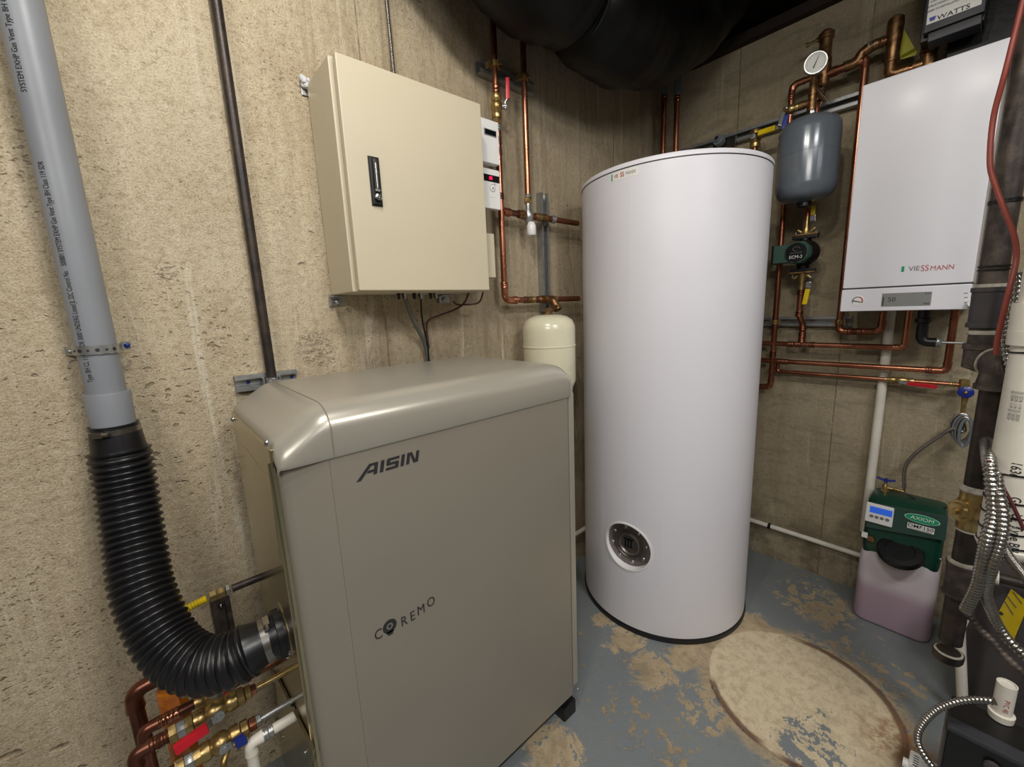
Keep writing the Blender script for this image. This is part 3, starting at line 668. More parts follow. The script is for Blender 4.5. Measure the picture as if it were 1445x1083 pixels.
# cream tank
ctk = thing('expansion_tank', 'small cream expansion tank below the brass tee, behind the silver cabinet', 'tank', (-1.045, -.15, .95))
tc = V((xt + .006, YP - .075, 0)); r_ = .088
zt2 = PY(773, 444, tc.y).z
cR = .0995; tc.x = cylY((738, 485), (812, 485), tc.y)[0]; cR = cylY((738, 485), (812, 485), tc.y)[1]
obj('shell', MB().lathe((tc.x, tc.y, zt2), -Z_, [(0, .02), (.002, cR * .45), (.010, cR * .72), (.024, cR * .9), (.045, cR * .985), (.06, cR), (.118, cR), (.119, cR * 1.02), (.124, cR * 1.02), (.125, cR), (.26, cR), (.29, cR * .9), (.31, cR * .6), (.315, .01)], 48), 'tank_cream', ctk)
obj('neck', MB().lathe((tc.x, tc.y, zt2 - .004), Z_, [(0, .028), (.004, .024), (.006, .016), (.014, .012), (.022, .014), (.03, .014)], 6, smooth=False), 'bronze', ctk)
obj('nipple', MB().cyl((tc.x, tc.y, zt2 + .01), (xt, YP - .05, zA - .03), .010), 'bronze', ctk)

# ================================================================== MICRO-CHP MACHINE
mx0, mx1, myf, myb = -2.083, -1.345, -.526, -.095
zl = 1.053; ztop = 1.147; mz0 = .085
ma = thing('generator_cabinet', 'tall silver-beige floor-standing generator cabinet with printed logos on its front', 'appliance', ((mx0 + mx1) / 2, (myf + myb) / 2, 0))
obj('side_panel', MB().box(mx0 - .005, mx0 + .012, myf + .022, myb, mz0, 1.086, .002), 'stainless', ma, 'brushed stainless left side panel')
obj('side_panel', MB().box(mx1 - .012, mx1, myf + .012, myb, mz0, 1.09, .003), 'machine_grey', ma)
obj('back_panel', MB().box(mx0 + .012, mx1 - .012, myb - .01, myb, mz0, 1.10), 'machine_grey', ma)
obj('inner_frame', MB().box(mx0 + .012, mx1 - .014, myf + .016, myb - .01, mz0, 1.09), 'machine_grey', ma)
xc = PY(468, 680, myf).x
obj('front_panel', MB().box(xc, mx1 - .022, myf, myf + .016, mz0, zl + .01, .002), 'machine_grey', ma)
# bevelled corner column left of the flat front
m = MB(); zz0, zz1 = mz0, zl + .01
prof = [(mx0 + .001, myf + .03), (mx0 + .002, myf + .017), (mx0 + .007, myf + .011), (mx0 + .018, myf + .0078), (xc, myf), (xc, myf + .016), (mx0 + .02, myf + .03)]
m.prism(prof, (0, 0, zz0), X_, Y_, Z_ * (zz1 - zz0)); obj('corner_column', m, 'machine_grey', ma)
obj('edge_trim', MB().box(mx1 - .020, mx1 + .001, myf - .002, myf + .02, mz0 + .03, zl + .01, .003), 'machine_top', ma)
# moulded top cover: lofted along x
def csec(x, zt_, yf, lip):
    r = .055; pts = [(x, myb, lip)]
    pts += [(x, myb, zt_ - .01), (x, myb - .006, zt_ - .002), (x, myb - .02, zt_)]
    n = 10
    for i in range(n + 1):
        a = pi / 2 * i / n; pts.append((x, yf + .068 - .068 * sin(a), zt_ - .045 + .045 * cos(a)))
    pts += [(x, yf, lip + .004), (x, yf + .0015, lip), (x, yf + .006, lip)]
    return [V(p) for p in pts]
secs = []
lx = [(mx0 - .001, 1.088, .010), (mx0 + .001, 1.096, .005), (mx0 + .006, 1.102, .002), (mx0 + .016, 1.108, .0), (mx0 + .04, 1.124, 0), (mx0 + .06, 1.137, 0), (mx0 + .072, 1.143, 0), (mx0 + .088, ztop, 0)]
for x, z, dy in lx: secs.append(csec(x, z, myf - .004 + dy, zl))
secs.append(csec(mx1 - .062, ztop, myf - .004, zl))
for x, z, dy in [(mx1 - .035, ztop - .003, 0), (mx1 - .018, ztop - .009, 0), (mx1 - .006, ztop - .017, .002), (mx1, ztop - .026, .005), (mx1 + .003, ztop - .04, .01)]: secs.append(csec(x, z, myf - .004 + dy, zl))
top = obj('top_cover', MB().ring(secs, True, True), 'machine_top', ma)
ys0 = myf - .0046
for xs in (mx0 + .088, mx1 - .02):
    q = [p + V((0, 0, .0004)) for p in csec(xs, ztop if xs < -1.7 else ztop - .009, ys0, zl)[3:-2]]
    obj('panel_seam', MB().tube(q, .0011, 6), 'machine_grey', top)
# black base and feet
obj('base_tray', MB().box(mx0 + .02, mx1 - .012, myf + .03, myb - .02, .03, mz0 + .002), 'black_plastic', ma)
for x in (mx0 + .05, mx1 - .03):
    for y in (myf + .045, myb - .045): obj('foot', MB().box(x - .028, x + .028, y - .04, y + .03, 0, .05, .004), 'black_plastic', ma)
# logo, bold slanted strokes
def P3(u, v): return PY(u, v, myf)
a = P3(503, 677); b = P3(592, 651); H_ = (P3(592, 633).z - b.z); lw = b.x - a.x
S_ = []
def stroke(*p): S_.append(p)
# unit height letters, slant handled by shear
stroke((-.45, -.22), (-.02, -.22), (.95, 1.0), (.55, 1.0)); stroke((.55, 1.0), (1.35, 1.0), (1.35, .78), (.78, .78)); stroke((1.08, 0), (1.42, 0), (1.42, 1), (1.08, 1)); stroke((.42, .24), (1.1, .24), (1.1, .46), (.58, .46))
stroke((1.68, 0), (2.02, 0), (2.02, 1), (1.68, 1))
stroke((2.25, 0), (3.45, 0), (3.45, .22), (2.25, .22)); stroke((3.15, .1), (3.5, .05), (3.5, .58), (3.15, .55)); stroke((2.3, .39), (3.4, .39), (3.4, .61), (2.3, .61)); stroke((2.25, .45), (2.6, .42), (2.6, .95), (2.25, .9)); stroke((2.3, .78), (3.5, .78), (3.5, 1), (2.3, 1))
stroke((3.72, 0), (4.06, 0), (4.06, 1), (3.72, 1))
stroke((4.3, 0), (4.62, 0), (4.62, 1), (4.3, 1)); stroke((4.5, 1), (4.78, 1), (5.4, 0), (5.08, 0)); stroke((5.25, 0), (5.57, 0), (5.57, 1), (5.25, 1))
m = MB(); hgt = H_ * .86; wsc = lw / 6.2; x0_ = a.x + .45 * wsc
for i, p in enumerate(S_):
    m.add([V((x0_ + wsc * q[0] + hgt * q[1] * .22, myf - .0006 - i * .00002, b.z + .001 + hgt * q[1])) for q in p], [tuple(range(len(p)))], False)
obj('lettering', m, 'ink', ma, 'dark slanted AISIN lettering', recalc=False)
# second logo: C, light-bulb, R E M O
yl = myf - .0004
letters = ((534, 896, 'C'), (570, 877, 'R'), (582, 870, 'E'), (594, 861, 'M'), (608, 850, 'O'))
hh = (P3(607, 843).z - P3(609, 858).z)
for u, v, ch in letters:
    q = P3(u, v); text(ch, hh * 1.15, (q.x, yl, q.z), X_, Z_, -Y_, 'ink', ma, wide=.82)
q = P3(550, 884)
m = MB()
def discpts(c, r0, r1, n=24, a0=0, a1=2 * pi):
    vs = []; fs = []
    for i in range(n + 1):
        a = a0 + (a1 - a0) * i / n; vs += [V((c.x + r0 * cos(a), yl, c.z + r0 * sin(a))), V((c.x + r1 * cos(a), yl, c.z + r1 * sin(a)))]
    for i in range(n): fs.append((2 * i, 2 * i + 1, 2 * i + 3, 2 * i + 2))
    return vs, fs
R0 = hh * .56
m.add(*discpts(q, R0 * .45, R0), smooth=False)
m.add([V((q.x - R0 * .62, yl, q.z - R0 * .72)), V((q.x + R0 * .62, yl, q.z - R0 * .72)), V((q.x + R0 * .3, yl, q.z - R0 * 1.35)), V((q.x - R0 * .3, yl, q.z - R0 * 1.35))], [(0, 1, 2, 3)], False)
m.add(*discpts(q, .0001, R0 * .26), smooth=False)
obj('lamp_emblem', m, 'ink', ma, 'light bulb emblem in place of an O', recalc=False)
for (u, v) in ((377, 625), (323, 585)):
    q = PX(u, v, mx0 - .006); screw(ma, (mx0 - .006, q.y if v > 600 else min(q.y, -.125), q.z), (-1, 0, 0), .006, 'chrome', hexa=False)
screw(ma, PY(815, 973, myf - .002), (0, -1, 0), .004, 'zinc')
# embossed sheets/labels on the side panel
for (us_, name) in ((((345, 631), (381, 680), (395, 790), (352, 738)), 'data_plate'),):
    pts = [PX(u, v, mx0 - .0058) for u, v in us_]; obj('data_plate', MB().add(pts + [p + V((.0008, 0, 0)) for p in pts], [(0, 1, 2, 3), (4, 7, 6, 5), (0, 4, 5, 1), (1, 5, 6, 2), (2, 6, 7, 3), (3, 7, 4, 0)], False), 'stainless', ma)
for yy, zz in ((-.47, .9),): obj('panel_rib', MB().box(mx0 - .008, mx0 - .004, -.49, -.484, .12, 1.06, .001), 'stainless', ma)
# exhaust port
po = obj('port_flange', MB().lathe(FL + V((.0, 0, 0)), -X_, [(0, .0615), (.004, .0615), (.006, .058), (.006, .05), (.012, .049), (.012, .037)], 40), 'stainless', ma)
obj('port_collar', MB().lathe(FL, -X_, [(.006, .050), (.020, .049), (.021, .046), (.034, .041), (.034, .03)], 40), 'black_rubber', po)
for i in range(6):
    a = i * pi / 3 + .3; screw(po, FL + V((-.006, .053 * cos(a), .053 * sin(a))), (-1, 0, 0), .005, 'chrome', 'bolt', hexa=True)
# lower service plate
pts = [PX(u, v, mx0 - .012) for u, v in ((386, 948), (390, 975), (398, 1083), (440, 1083), (441, 1060))]
obj('service_plate', MB().add(pts + [p + V((.005, 0, 0)) for p in pts], [(0, 1, 2, 3, 4), (9, 8, 7, 6, 5)] + [(i, i + 5, (i + 1) % 5 + 5, (i + 1) % 5) for i in range(5)], False), 'stainless', ma)
for u, v in ((388, 962), (400, 1040), (431, 1062)): screw(ma, PX(u, v, mx0 - .012), (-1, 0, 0), .004, 'chrome')

# ================================================================== PIPES BETWEEN CABINET AND WALL, LOW LEFT
yv = -.30
def XL(u, v, y): return PY(u, v, y)
yg = -.16
g0 = PY(350, 822, yg); zg = g0.z
gh = thing('gas_connector', 'yellow corrugated gas connector with brass fittings entering the silver cabinet', 'gas connector', (g0.x, yg, zg - .02))
obj('nipple', MB().cyl((mx0, yg, zg), (PY(328, 833, yg).x, yg, zg), .0085), 'black_iron', gh)
hexnut(gh, (PY(322, 835, yg).x, yg, zg), X_, .0125, .008, 'zinc'); hexnut(gh, (PY(312, 838, yg).x, yg, zg), X_, .0125, .018); hexnut(gh, (PY(301, 843, yg).x, yg, zg), X_, .0125, .014)
xe = PY(292, 848, yg).x
obj('connector_hose', ribbed([(xe, yg, zg), (xe - .03, yg, zg - .004), (xe - .06, yg + .01, zg - .02), (xe - .09, yg + .03, zg - .06), (xe - .1, yg + .05, zg - .14)], .0085, .005, .0014, 16, 4), 'yellow_plastic', gh)
sb = thing('strut_bracket', 'short upright steel channel on the wall behind the black hose bend', 'bracket', PY(310, 880, 0))
a = PY(311, 850, -.02); b = PY(313, 900, -.02); strut(sb, (a.x, 0, b.z - .12), (a.x, 0, a.z + .01), X_, -Y_, .041, .021, 'dirty_iron'); screw(sb, (a.x, -.003, a.z - .02), (0, -1, 0), .006, hexa=True)

def valve_line(label, u0, v0, y, r, hand, hdir, stem, x_end, cap):
    q = PY(u0, v0, y); z = q.z; t = thing('valve_assembly', label, 'valve', (q.x, y, z - .02))
    return t, z
# line 1 : red lever
zl1 = PY(395, 953, -.30).z
v1 = thing('valve_assembly', 'brass valve with large red lever on the low fittings left of the silver cabinet', 'valve', (-2.2, -.3, zl1 - .02), 'low brass valve lines')
xs = lambda u, v, y: PY(u, v, y).x
y1 = -.30
obj('tail_pipe', MB().cyl((mx0, y1, zl1), (xs(362, 965, y1), y1, zl1), .007), 'brass', v1)
hexnut(v1, (xs(357, 970, y1), y1, zl1), X_, 0.0119, .010, 'copper'); hexnut(v1, (xs(349, 974, y1), y1, zl1), X_, 0.0156, .012); hexnut(v1, (xs(338, 978, y1), y1, zl1), X_, 0.0187, .014)
xv1 = xs(310, 993, y1); L1 = xs(330, 983, y1) - xs(275, 1012, y1)
ball_valve(v1, (xv1 - .008, y1, zl1), X_, .0125, L1 * 1.1, (.1, -1, .15), (-.95, -.05, -.12), 'red_plastic', .07, out=.026)
for u, v, L_, r_, mt in ((266, 1017, .014, .0135, 'brass'), (255, 1022, .02, .0125, 'zinc'), (243, 1030, .014, .014, 'brass')): hexnut(v1, (xs(u, v, y1), y1, zl1), X_, r_ * 1.25, L_, mt)
xq = xs(185, 1050, y1)
pipe(v1, [(xs(240, 1030, y1), y1, zl1), (xq, y1, zl1), (xq, y1, zl1 - .25)], .0105, 'dark_copper', .02)
for u, v in ((229, 1033), (215, 1040)): collar(v1, (xs(u, v, y1), y1, zl1), X_, .0105, .014, 'dark_copper')
# line 2 : blue lever
y2 = -.33; zl2 = PY(392, 1001, y2).z
v2 = thing('valve_assembly', 'brass valve with small blue lever on the lowest brass line left of the silver cabinet', 'valve', (-2.2, y2, zl2 - .02), 'low brass valve lines')
obj('tail_pipe', MB().cyl((mx0, y2, zl2), (xs(368, 1013, y2), y2, zl2), .0062), 'zinc', v2)
for u, v, L_, r_, mt in ((364, 1015, .01, .010, 'zinc'), (356, 1019, .014, .011, 'copper'), (344, 1024, .014, .014, 'brass')): hexnut(v2, (xs(u, v, y2), y2, zl2), X_, r_ * 1.25, L_, mt)
ball_valve(v2, (xs(310, 1042, y2), y2, zl2), X_, .0125, .065, (.2, -1, .1), (.75, 0, .1), 'blue_plastic', .03, out=.022)
for u, v, L_, r_, mt in ((277, 1058, .016, .0125, 'brass'), (264, 1064, .02, .0125, 'zinc'), (252, 1072, .016, .014, 'brass')): hexnut(v2, (xs(u, v, y2), y2, zl2), X_, r_ * 1.25, L_, mt)
obj('tail_pipe', MB().cyl((xs(252, 1072, y2), y2, zl2), (-2.5, y2, zl2), .0105), 'dark_copper', v2)
obj('drain_spout', MB().tube(rounded([(xs(318, 1040, y2), y2 - .01, zl2 - .012), (xs(312, 1060, y2), y2 - .03, zl2 - .02), (xs(306, 1083, y2), y2 - .03, zl2 - .1)], .02), .006, 10), 'brass', v2)
# line 3 behind, upper: short red knob
y3 = -.22; zl3 = PY(310, 975, y3).z
v3 = thing('valve_assembly', 'brass valve with short red lever half hidden under the black hose bend', 'valve', (-2.2, y3, zl3 - .02), 'low brass valve lines')
ball_valve(v3, (xs(302, 978, y3) , y3, zl3), X_, .0125, .07, (.1, -.9, .25), (.6, -.6, .1), 'red_plastic', .03, out=.02)
pipe(v3, [(mx0, y3, zl3), (xs(200, 1023, y3), y3, zl3), (xs(200, 1023, y3), y3, zl3 - .25)], .0105, 'dark_copper', .02)
collar(v3, (xs(243, 1003, y3), y3, zl3), X_, .0105, .02, 'copper'); collar(v3, (xs(228, 1010, y3), y3, zl3), X_, .0105, .014, 'copper')
# tall copper header at far left
xh = xs(188, 1000, -.2); zh = PY(190, 990, -.2).z
ch = thing('copper_header', 'tarnished copper pipe with elbow near the wall under the black hose bend', 'pipe', (xh, -.2, .3))
pipe(ch, [(xh + .09, -.17, zh + .012), (xh, -.17, zh), (xh, -.17, .1)], .0135, 'dark_copper', .03)
# orange pipe
yo = -.14; xo = xs(252, 1020, yo)
orp = thing('orange_pipe', 'glossy orange pipe section standing behind the low brass valves', 'pipe', (xo, yo, .2))
obj('pipe', MB().lathe((xo, yo, .1), Z_, [(0, .027), (PY(240, 970, yo).z - .1, .027), (PY(240, 968, yo).z - .1, .023)], 8, smooth=True), 'orange_plastic', orp)
# white elbow pipe
y4 = -.36; zl4 = PY(385, 1030, y4).z
wp = thing('drain_pipe', 'white plastic drain pipe with elbow under the low brass valves beside the silver cabinet', 'pipe', (-2.14, y4, zl4 - .1))
xw = xs(353, 1050, y4)
pipe(wp, [(mx0, y4, zl4), (xw, y4, zl4), (xw, y4, .02)], .0105, 'pvc_white', .016); collar(wp, (xs(378, 1035, y4), y4, zl4), X_, .0105, .02, 'zinc')

# ================================================================== WHITE STORAGE TANK
TC = V((-.5906, -.3951, 0)); TR = .3419; TH = 1.757
tk = thing('storage_tank', 'tall white cylindrical hot water tank with round bolted port near its base', 'water tank', (TC.x, TC.y, 0))
faz = atan2(PX(885, 770, 0).y - CAM.y, PX(885, 770, 0).x - CAM.x)
def vcyl(u, v, R=TR):
    d = _ray(u, v); ox, oy = CAM.x - TC.x, CAM.y - TC.y; A = d.x ** 2 + d.y ** 2; B = 2 * (ox * d.x + oy * d.y); C_ = ox * ox + oy * oy - R * R
    t = (-B - sqrt(max(B * B - 4 * A * C_, 0))) / 2 / A; return CAM + d * t
pc = vcyl(884, 772); pa_ = atan2(pc.y - TC.y, pc.x - TC.x); pz = pc.z
# cylinder wall with a round opening, built as a grid whose inner ring follows the port
hr = .094; seg = 128
m = MB(); n = 48
ring_in = []; sqr = []
hw = .13
for i in range(n):
    a = 2 * pi * i / n + pi / 4; ca, sa = cos(a), sin(a); k = hw / max(abs(ca), abs(sa))
    ring_in.append((hr * ca, hr * sa)); sqr.append((k * ca, k * sa))
def onc(x, y, R=TR): a = pa_ + x / TR; return V((TC.x + R * cos(a), TC.y + R * sin(a), pz + y))
m.ring([[onc(*q) for q in sqr], [onc((q[0] * .5 + r_[0] * .5), (q[1] * .5 + r_[1] * .5)) for q, r_ in zip(sqr, ring_in)], [onc(*q) for q in ring_in]], True, False)
da = hw / TR; N = 96
def band(z0, z1, a0, a1, n_):
    m.ring([[V((TC.x + TR * cos(a0 + (a1 - a0) * i / n_), TC.y + TR * sin(a0 + (a1 - a0) * i / n_), z)) for i in range(n_ + 1)] for z in (z0, z1)], False, False)
band(.022, pz - hw, pa_, pa_ + 2 * pi, 128); band(pz + hw, TH - .012, pa_, pa_ + 2 * pi, 128); band(pz - hw, pz + hw, pa_ + da, pa_ + 2 * pi - da, 116)
band(pz - hw, pz + hw, pa_ + da, pa_ + da + .0001, 1)
body = obj('jacket', m, 'tank_white', tk)
for sl in (0,):
    obj('lid', MB().lathe((TC.x, TC.y, TH - .010), Z_, [(0, TR - .004), (.001, TR - .002), (.0012, TR + .002), (.012, TR + .002), (.016, TR - .001), (.0175, TR - .012), (.0175, .001)], 128), 'tank_white', tk)
    obj('lid_seam', MB().lathe((TC.x, TC.y, TH - .012), Z_, [(0, TR - .002), (0, TR + .0006), (.0028, TR + .0006), (.003, TR - .002)], 128), 'seam', tk)
obj('base_ring', MB().lathe((TC.x, TC.y, 0), Z_, [(0, TR - .002), (0, TR + .004), (.016, TR + .005), (.022, TR + .001), (.022, TR - .003)], 128), 'black_rubber', tk)
pn = V((cos(pa_), sin(pa_), 0)); pctr = V((TC.x, TC.y, pz)) + pn * TR; pt = V((-sin(pa_), cos(pa_), 0))
def onp(x, y, d): return pctr + pt * x + Z_ * y - pn * d
def pring(r, d, n_=48): return [onp(r * cos(2 * pi * i / n_), r * sin(2 * pi * i / n_), d) for i in range(n_)]
lipr = [[onc(hr * cos(2 * pi * i / 48) * k_, hr * sin(2 * pi * i / 48) * k_, TR + e) for i in range(48)] for k_, e in ((1.07, 0), (1.06, .003), (1.0, .003), (.99, -.002))] + [pring(hr * .97, .03), pring(hr * .96, .032)]
pr = obj('port_surround', MB().ring(lipr, True, False), 'white_plastic', tk)
fl = obj('port_flange', MB().ring([pring(hr * .97, .040), pring(hr * .97, .026), pring(hr * .93, .023), pring(hr * .6, .023), pring(hr * .57, .027), pring(hr * .50, .027), pring(hr * .47, .020), pring(hr * .42, .018), pring(hr * .38, .024), pring(.001, .024)], True, False), 'flange_steel', tk)
for i in range(8):
    a = i * pi / 4 + .2; screw(fl, onp(hr * .77 * cos(a), hr * .77 * sin(a), .023), pn, .0075, 'chrome', 'bolt', hexa=True)
for dx in (-.012, 0, .012): obj('slot', MB().obox(onp(dx - .004, .002, .0235), pt, Z_, pn, .003, .018, .001), 'lcd_dark', fl)
obj('slot', MB().obox(onp(-.004, .02, .0235), pt, Z_, pn, .02, .003, .001), 'lcd_dark', fl)
text('22', .011, onp(.016, -.012, .0), -pt, Z_, pn, 'ink', fl, thick=-.0228)
# logo
lg = vcyl(880, 246); la_ = atan2(lg.y - TC.y, lg.x - TC.x)
def lf(R, a0, z0):
    def f(x, y, t): a = a0 + x / R; return V((TC.x + (R + t) * cos(a), TC.y + (R + t) * sin(a), z0 + y))
    return f
obj('logo_plate', MB().ring([[lf(TR, la_, lg.z)(x, y, .0004) for x in [-.052 + i * .0055 for i in range(20)]] for y in (-.013, .013)], False, False), 'paper', tk, recalc=True)
fn = lf(TR, la_, lg.z)
obj('logo_bar', MB().add([fn(-.049, -.011, .0009), fn(-.044, -.011, .0009), fn(-.044, .011, .0009), fn(-.049, .011, .0009)], [(0, 1, 2, 3)], False), 'logo_green', tk, recalc=False)
text('VIE', .0165, 0 * X_, X_, Y_, Z_, 'logo_red', tk, thick=.001, bold=.01, wide=.78, fn=lambda x, y, t: fn(x - .029, y, t))
text('SS', .021, 0 * X_, X_, Y_, Z_, 'logo_red', tk, thick=.001, bold=.02, wide=.8, fn=lambda x, y, t: fn(x - .0055, y, t))
text('MANN', .0165, 0 * X_, X_, Y_, Z_, 'ink_light', tk, thick=.001, bold=.0, wide=.72, fn=lambda x, y, t: fn(x + .026, y, t))
# pipes above the tank
for i, (u, v, lb_) in enumerate(((936.5, 160, 'left one of two copper pipes rising behind the white tank lid'), (955, 160, 'right one of two copper pipes rising behind the white tank lid'))):
    q = PX(u, v, -.10); t = thing('copper_riser', lb_, 'pipe', (q.x, q.y, 1.5), 'copper pipes rising behind the white tank'); r_ = .0135
    zt_ = PX(u, 135, -.1).z
    obj('pipe', MB().cyl((q.x, q.y, 1.35), (q.x, q.y, zt_), r_), 'copper', t); obj('insulation', MB().cyl((q.x, q.y, zt_), (q.x, q.y, 2.6), r_ * 1.25), 'tank_grey', t)
    collar(t, (q.x, q.y, zt_ - .01), Z_, r_, .035, 'copper')

# ================================================================== RIGHT WALL
XW = -.085
# upper double strut
ru = thing('strut_rail', 'long double steel channel crossing the right wall above the white tank', 'rail', (0, -.5, 1.75))
za = PX(963, 214, -.04); zb2 = PX(1215, 140, -.04); zz = (za.z + zb2.z) / 2
strut(ru, (0, -.10, zz), (0, -1.0, zz), Z_, -X_, .044, .04)
rl = thing('strut_rail', 'lower dark steel channel on the right wall under the circulator pump', 'rail', (0, -.6, 1.0))
q0 = PX(1085, 454, -.03); q1 = PX(1201, 456, -.03)
strut(rl, (0, -.3, q0.z), (0, q1.y, q0.z), Z_, -X_, .041, .03)
# left riser next to the pump
ypos = lambda u, v, x=XW: PX(u, v, x).y
zpos = lambda u, v, x=XW: PX(u, v, x).z
yl_ = PX(1103, 330, XW).y
c1 = thing('copper_riser', 'copper riser bending over beside the pressure gauge and dropping behind the grey tank', 'pipe', (XW, yl_, 1.0))
pz_ = [PX(1160, 106, XW), None]
ztop1 = zpos(1140, 112); zb1 = zpos(1088, 547)
pipe(c1, [(XW, ypos(1160, 106), ztop1), (XW, yl_, ztop1), (XW, yl_, zb1), (XW, yl_ + .08, zb1)], .0112, 'copper', .035)
collar(c1, (XW, yl_, zpos(1112, 140)), Z_, .0112, .02); collar(c1, (XW, yl_, zpos(1090, 500)), Z_, .0112, .024, 'dark_copper')
# right riser along the boiler
yr_ = ypos(1205, 250)
c2 = thing('copper_riser', 'long copper riser running down the left edge of the white wall boiler', 'pipe', (XW, yr_, 1.0))
zt2_ = zpos(1212, 84); zb2_ = zpos(1215, 468); yb2 = ypos(1243, 468)
pipe(c2, [(XW, ypos(1190, 92), zt2_), (XW, yr_, zt2_), (XW, yr_, zb2_), (XW, yb2, zb2_), (XW, yb2, zpos(1243, 440))], .0112, 'copper', .03)
for u in (1200, 1206, 1213, 1221, 1230): collar(c2, (XW, ypos(u, 468), zb2_), Y_, .0112, .018, 'copper' if u % 2 else 'dark_copper')
strut_clamp(c2, (XW, yr_, q0.z), Z_, .0112, (-1, 0, 0)); strut_clamp(c1, (XW, yl_, q0.z), Z_, .0112, (-1, 0, 0))
# horizontals
h1z = zpos(1180, 488); h1 = thing('copper_pipe', 'uppermost of three horizontal copper pipes under the boiler, bending up at right', 'pipe', (XW, -.8, h1z), 'horizontal copper pipes under the boiler')
pipe(h1, [(XW, -.45, h1z), (XW, ypos(1277, 485), h1z), (XW, ypos(1277, 485), 1.25)], .0108, 'copper', .024)
for u in (1116, 1126, 1146): collar(h1, (XW, ypos(u, 488), h1z), Y_, .0112, .018, 'dark_copper')
h2z = zpos(1200, 516); h2 = thing('copper_pipe', 'middle one of three horizontal copper pipes under the boiler', 'pipe', (XW, -.8, h2z), 'horizontal copper pipes under the boiler')
pipe(h2, [(XW, -.45, h2z), (XW, ypos(1337, 515), h2z), (XW, ypos(1337, 515), 1.25)], .0108, 'copper', .024)
for u in (1101, 1108, 1312): collar(h2, (XW, ypos(u, 515), h2z), Y_, .0112, .018, 'dark_copper')
h3x = -.06; h3z = zpos(1175, 530, h3x); h3 = thing('copper_pipe', 'lowest and thinnest horizontal copper pipe under the boiler with a red lever valve', 'pipe', (h3x, -.8, h3z), 'horizontal copper pipes under the boiler')
yj = ypos(1097, 521, h3x)
pipe(h3, [(h3x, yj, h3z + .06), (h3x, yj, h3z), (h3x, ypos(1360, 546, h3x), h3z)], .008, 'copper', .015)
ball_valve(h3, (h3x, ypos(1272, 538, h3x), h3z), Y_, .0085, .07, (-1, 0, -.15), (0, -1, -.06), 'red_plastic', .095)
for u in (1252, 1345): collar(h3, (h3x, ypos(u, 540, h3x), h3z), Y_, .008, .016, 'brass')
obj('tee', MB().cyl((h3x, ypos(1360, 546, h3x), h3z + .02), (h3x, ypos(1360, 546, h3x), h3z - .03), .014), 'brass', h3)
bv = V((h3x - .02, ypos(1363, 553, h3x - .02), zpos(1363, 553, h3x - .02)))
hb = thing('fill_valve', 'brass service valve with round blue handwheel behind the black gas pipe', 'valve', bv)
obj('valve_body', MB().lathe(bv + V((.02, 0, 0)), Z_ * -1, [(-.02, .010), (0, .012), (.03, .009), (.05, .007), (.09, .006)], 14), 'brass', hb)
m = MB().lathe(bv - V((.008, 0, 0)), -X_, [(0, .006), (.0, .02), (.006, .021), (.010, .014), (.012, .004)], 14); obj('handwheel', m, 'blue_plastic', hb); screw(hb, bv - V((.02, 0, 0)), (-1, 0, 0), .005, 'brass')
# braided fill hose with coils
ff = PX(1280, 690, -.15); 
bh = thing('braided_hose', 'thin braided hose looping from coils by the blue handwheel to the green dosing unit', 'hose', ff)
hpts = [bv + V((.02, 0, -.09)), PX(1360, 610, -.1), PX(1345, 605, -.1), PX(1320, 620, -.1), PX(1290, 642, -.11), PX(1277, 662, -.12), PX(1276, 690, -.13)]
obj('hose', MB().tube(spline(hpts, .012), .0065, 10), 'steel_flex', bh)
cc = PX(1362, 610, -.1)
for k_ in range(4):
    obj('coil', MB().tube([cc + V((.008 * k_ - .012, (.014 + .004 * k_) * cos(a) + .004 * k_, .05 * sin(a) + .004 * k_)) for a in [i * pi / 12 for i in range(25)]], .0045, 8, False), 'steel_flex' if k_ % 2 else 'tank_grey', bh)

# expansion tank
XT = -.25
et = thing('expansion_tank', 'dark grey glossy expansion tank hanging on the right wall left of the boiler', 'tank', (XT, -.655, 1.44))
zT, zB = PX(1148, 166, XT).z, PX(1120, 286, XT).z; yT = -.7567 * 1.3 / 1.5; 
def cylX(l, r, x):
    a = _ray(*l); b = _ray(*r); aa = atan2(a.y, a.x); bb = atan2(b.y, b.x); mm = (aa + bb) / 2; h_ = abs(aa - bb) / 2; D = (x - CAM.x) / cos(mm); return CAM.y + D * sin(mm), D * sin(h_)
yT, rT = cylX((1096, 225), (1188, 200), XT); Hh = zT - zB + .012; zB -= .008
obj('shell', MB().lathe((XT, yT, zB), Z_, [(0, .012), (.002, rT * .4), (.010, rT * .72), (.024, rT * .9), (.045, rT * .985), (.06, rT), (Hh * .55, rT), (Hh * .552, rT * 1.008), (Hh * .565, rT * 1.008), (Hh * .567, rT), (Hh - .055, rT), (Hh - .035, rT * .965), (Hh - .018, rT * .84), (Hh - .006, rT * .6), (Hh, rT * .3), (Hh + .001, .012)], 56), 'tank_grey', et)
obj('valve_cap', MB().lathe((XT, yT, zB - .018), Z_, [(0, .018), (.003, .024), (.02, .026), (.03, .02)], 20), 'black_plastic', et)
zn = zB + Hh
obj('neck', MB().lathe((XT, yT, zn - .004), Z_, [(0, .016), (.012, .014), (.02, .014), (.022, .011), (.03, .011)], 6, smooth=False), 'chrome', et)
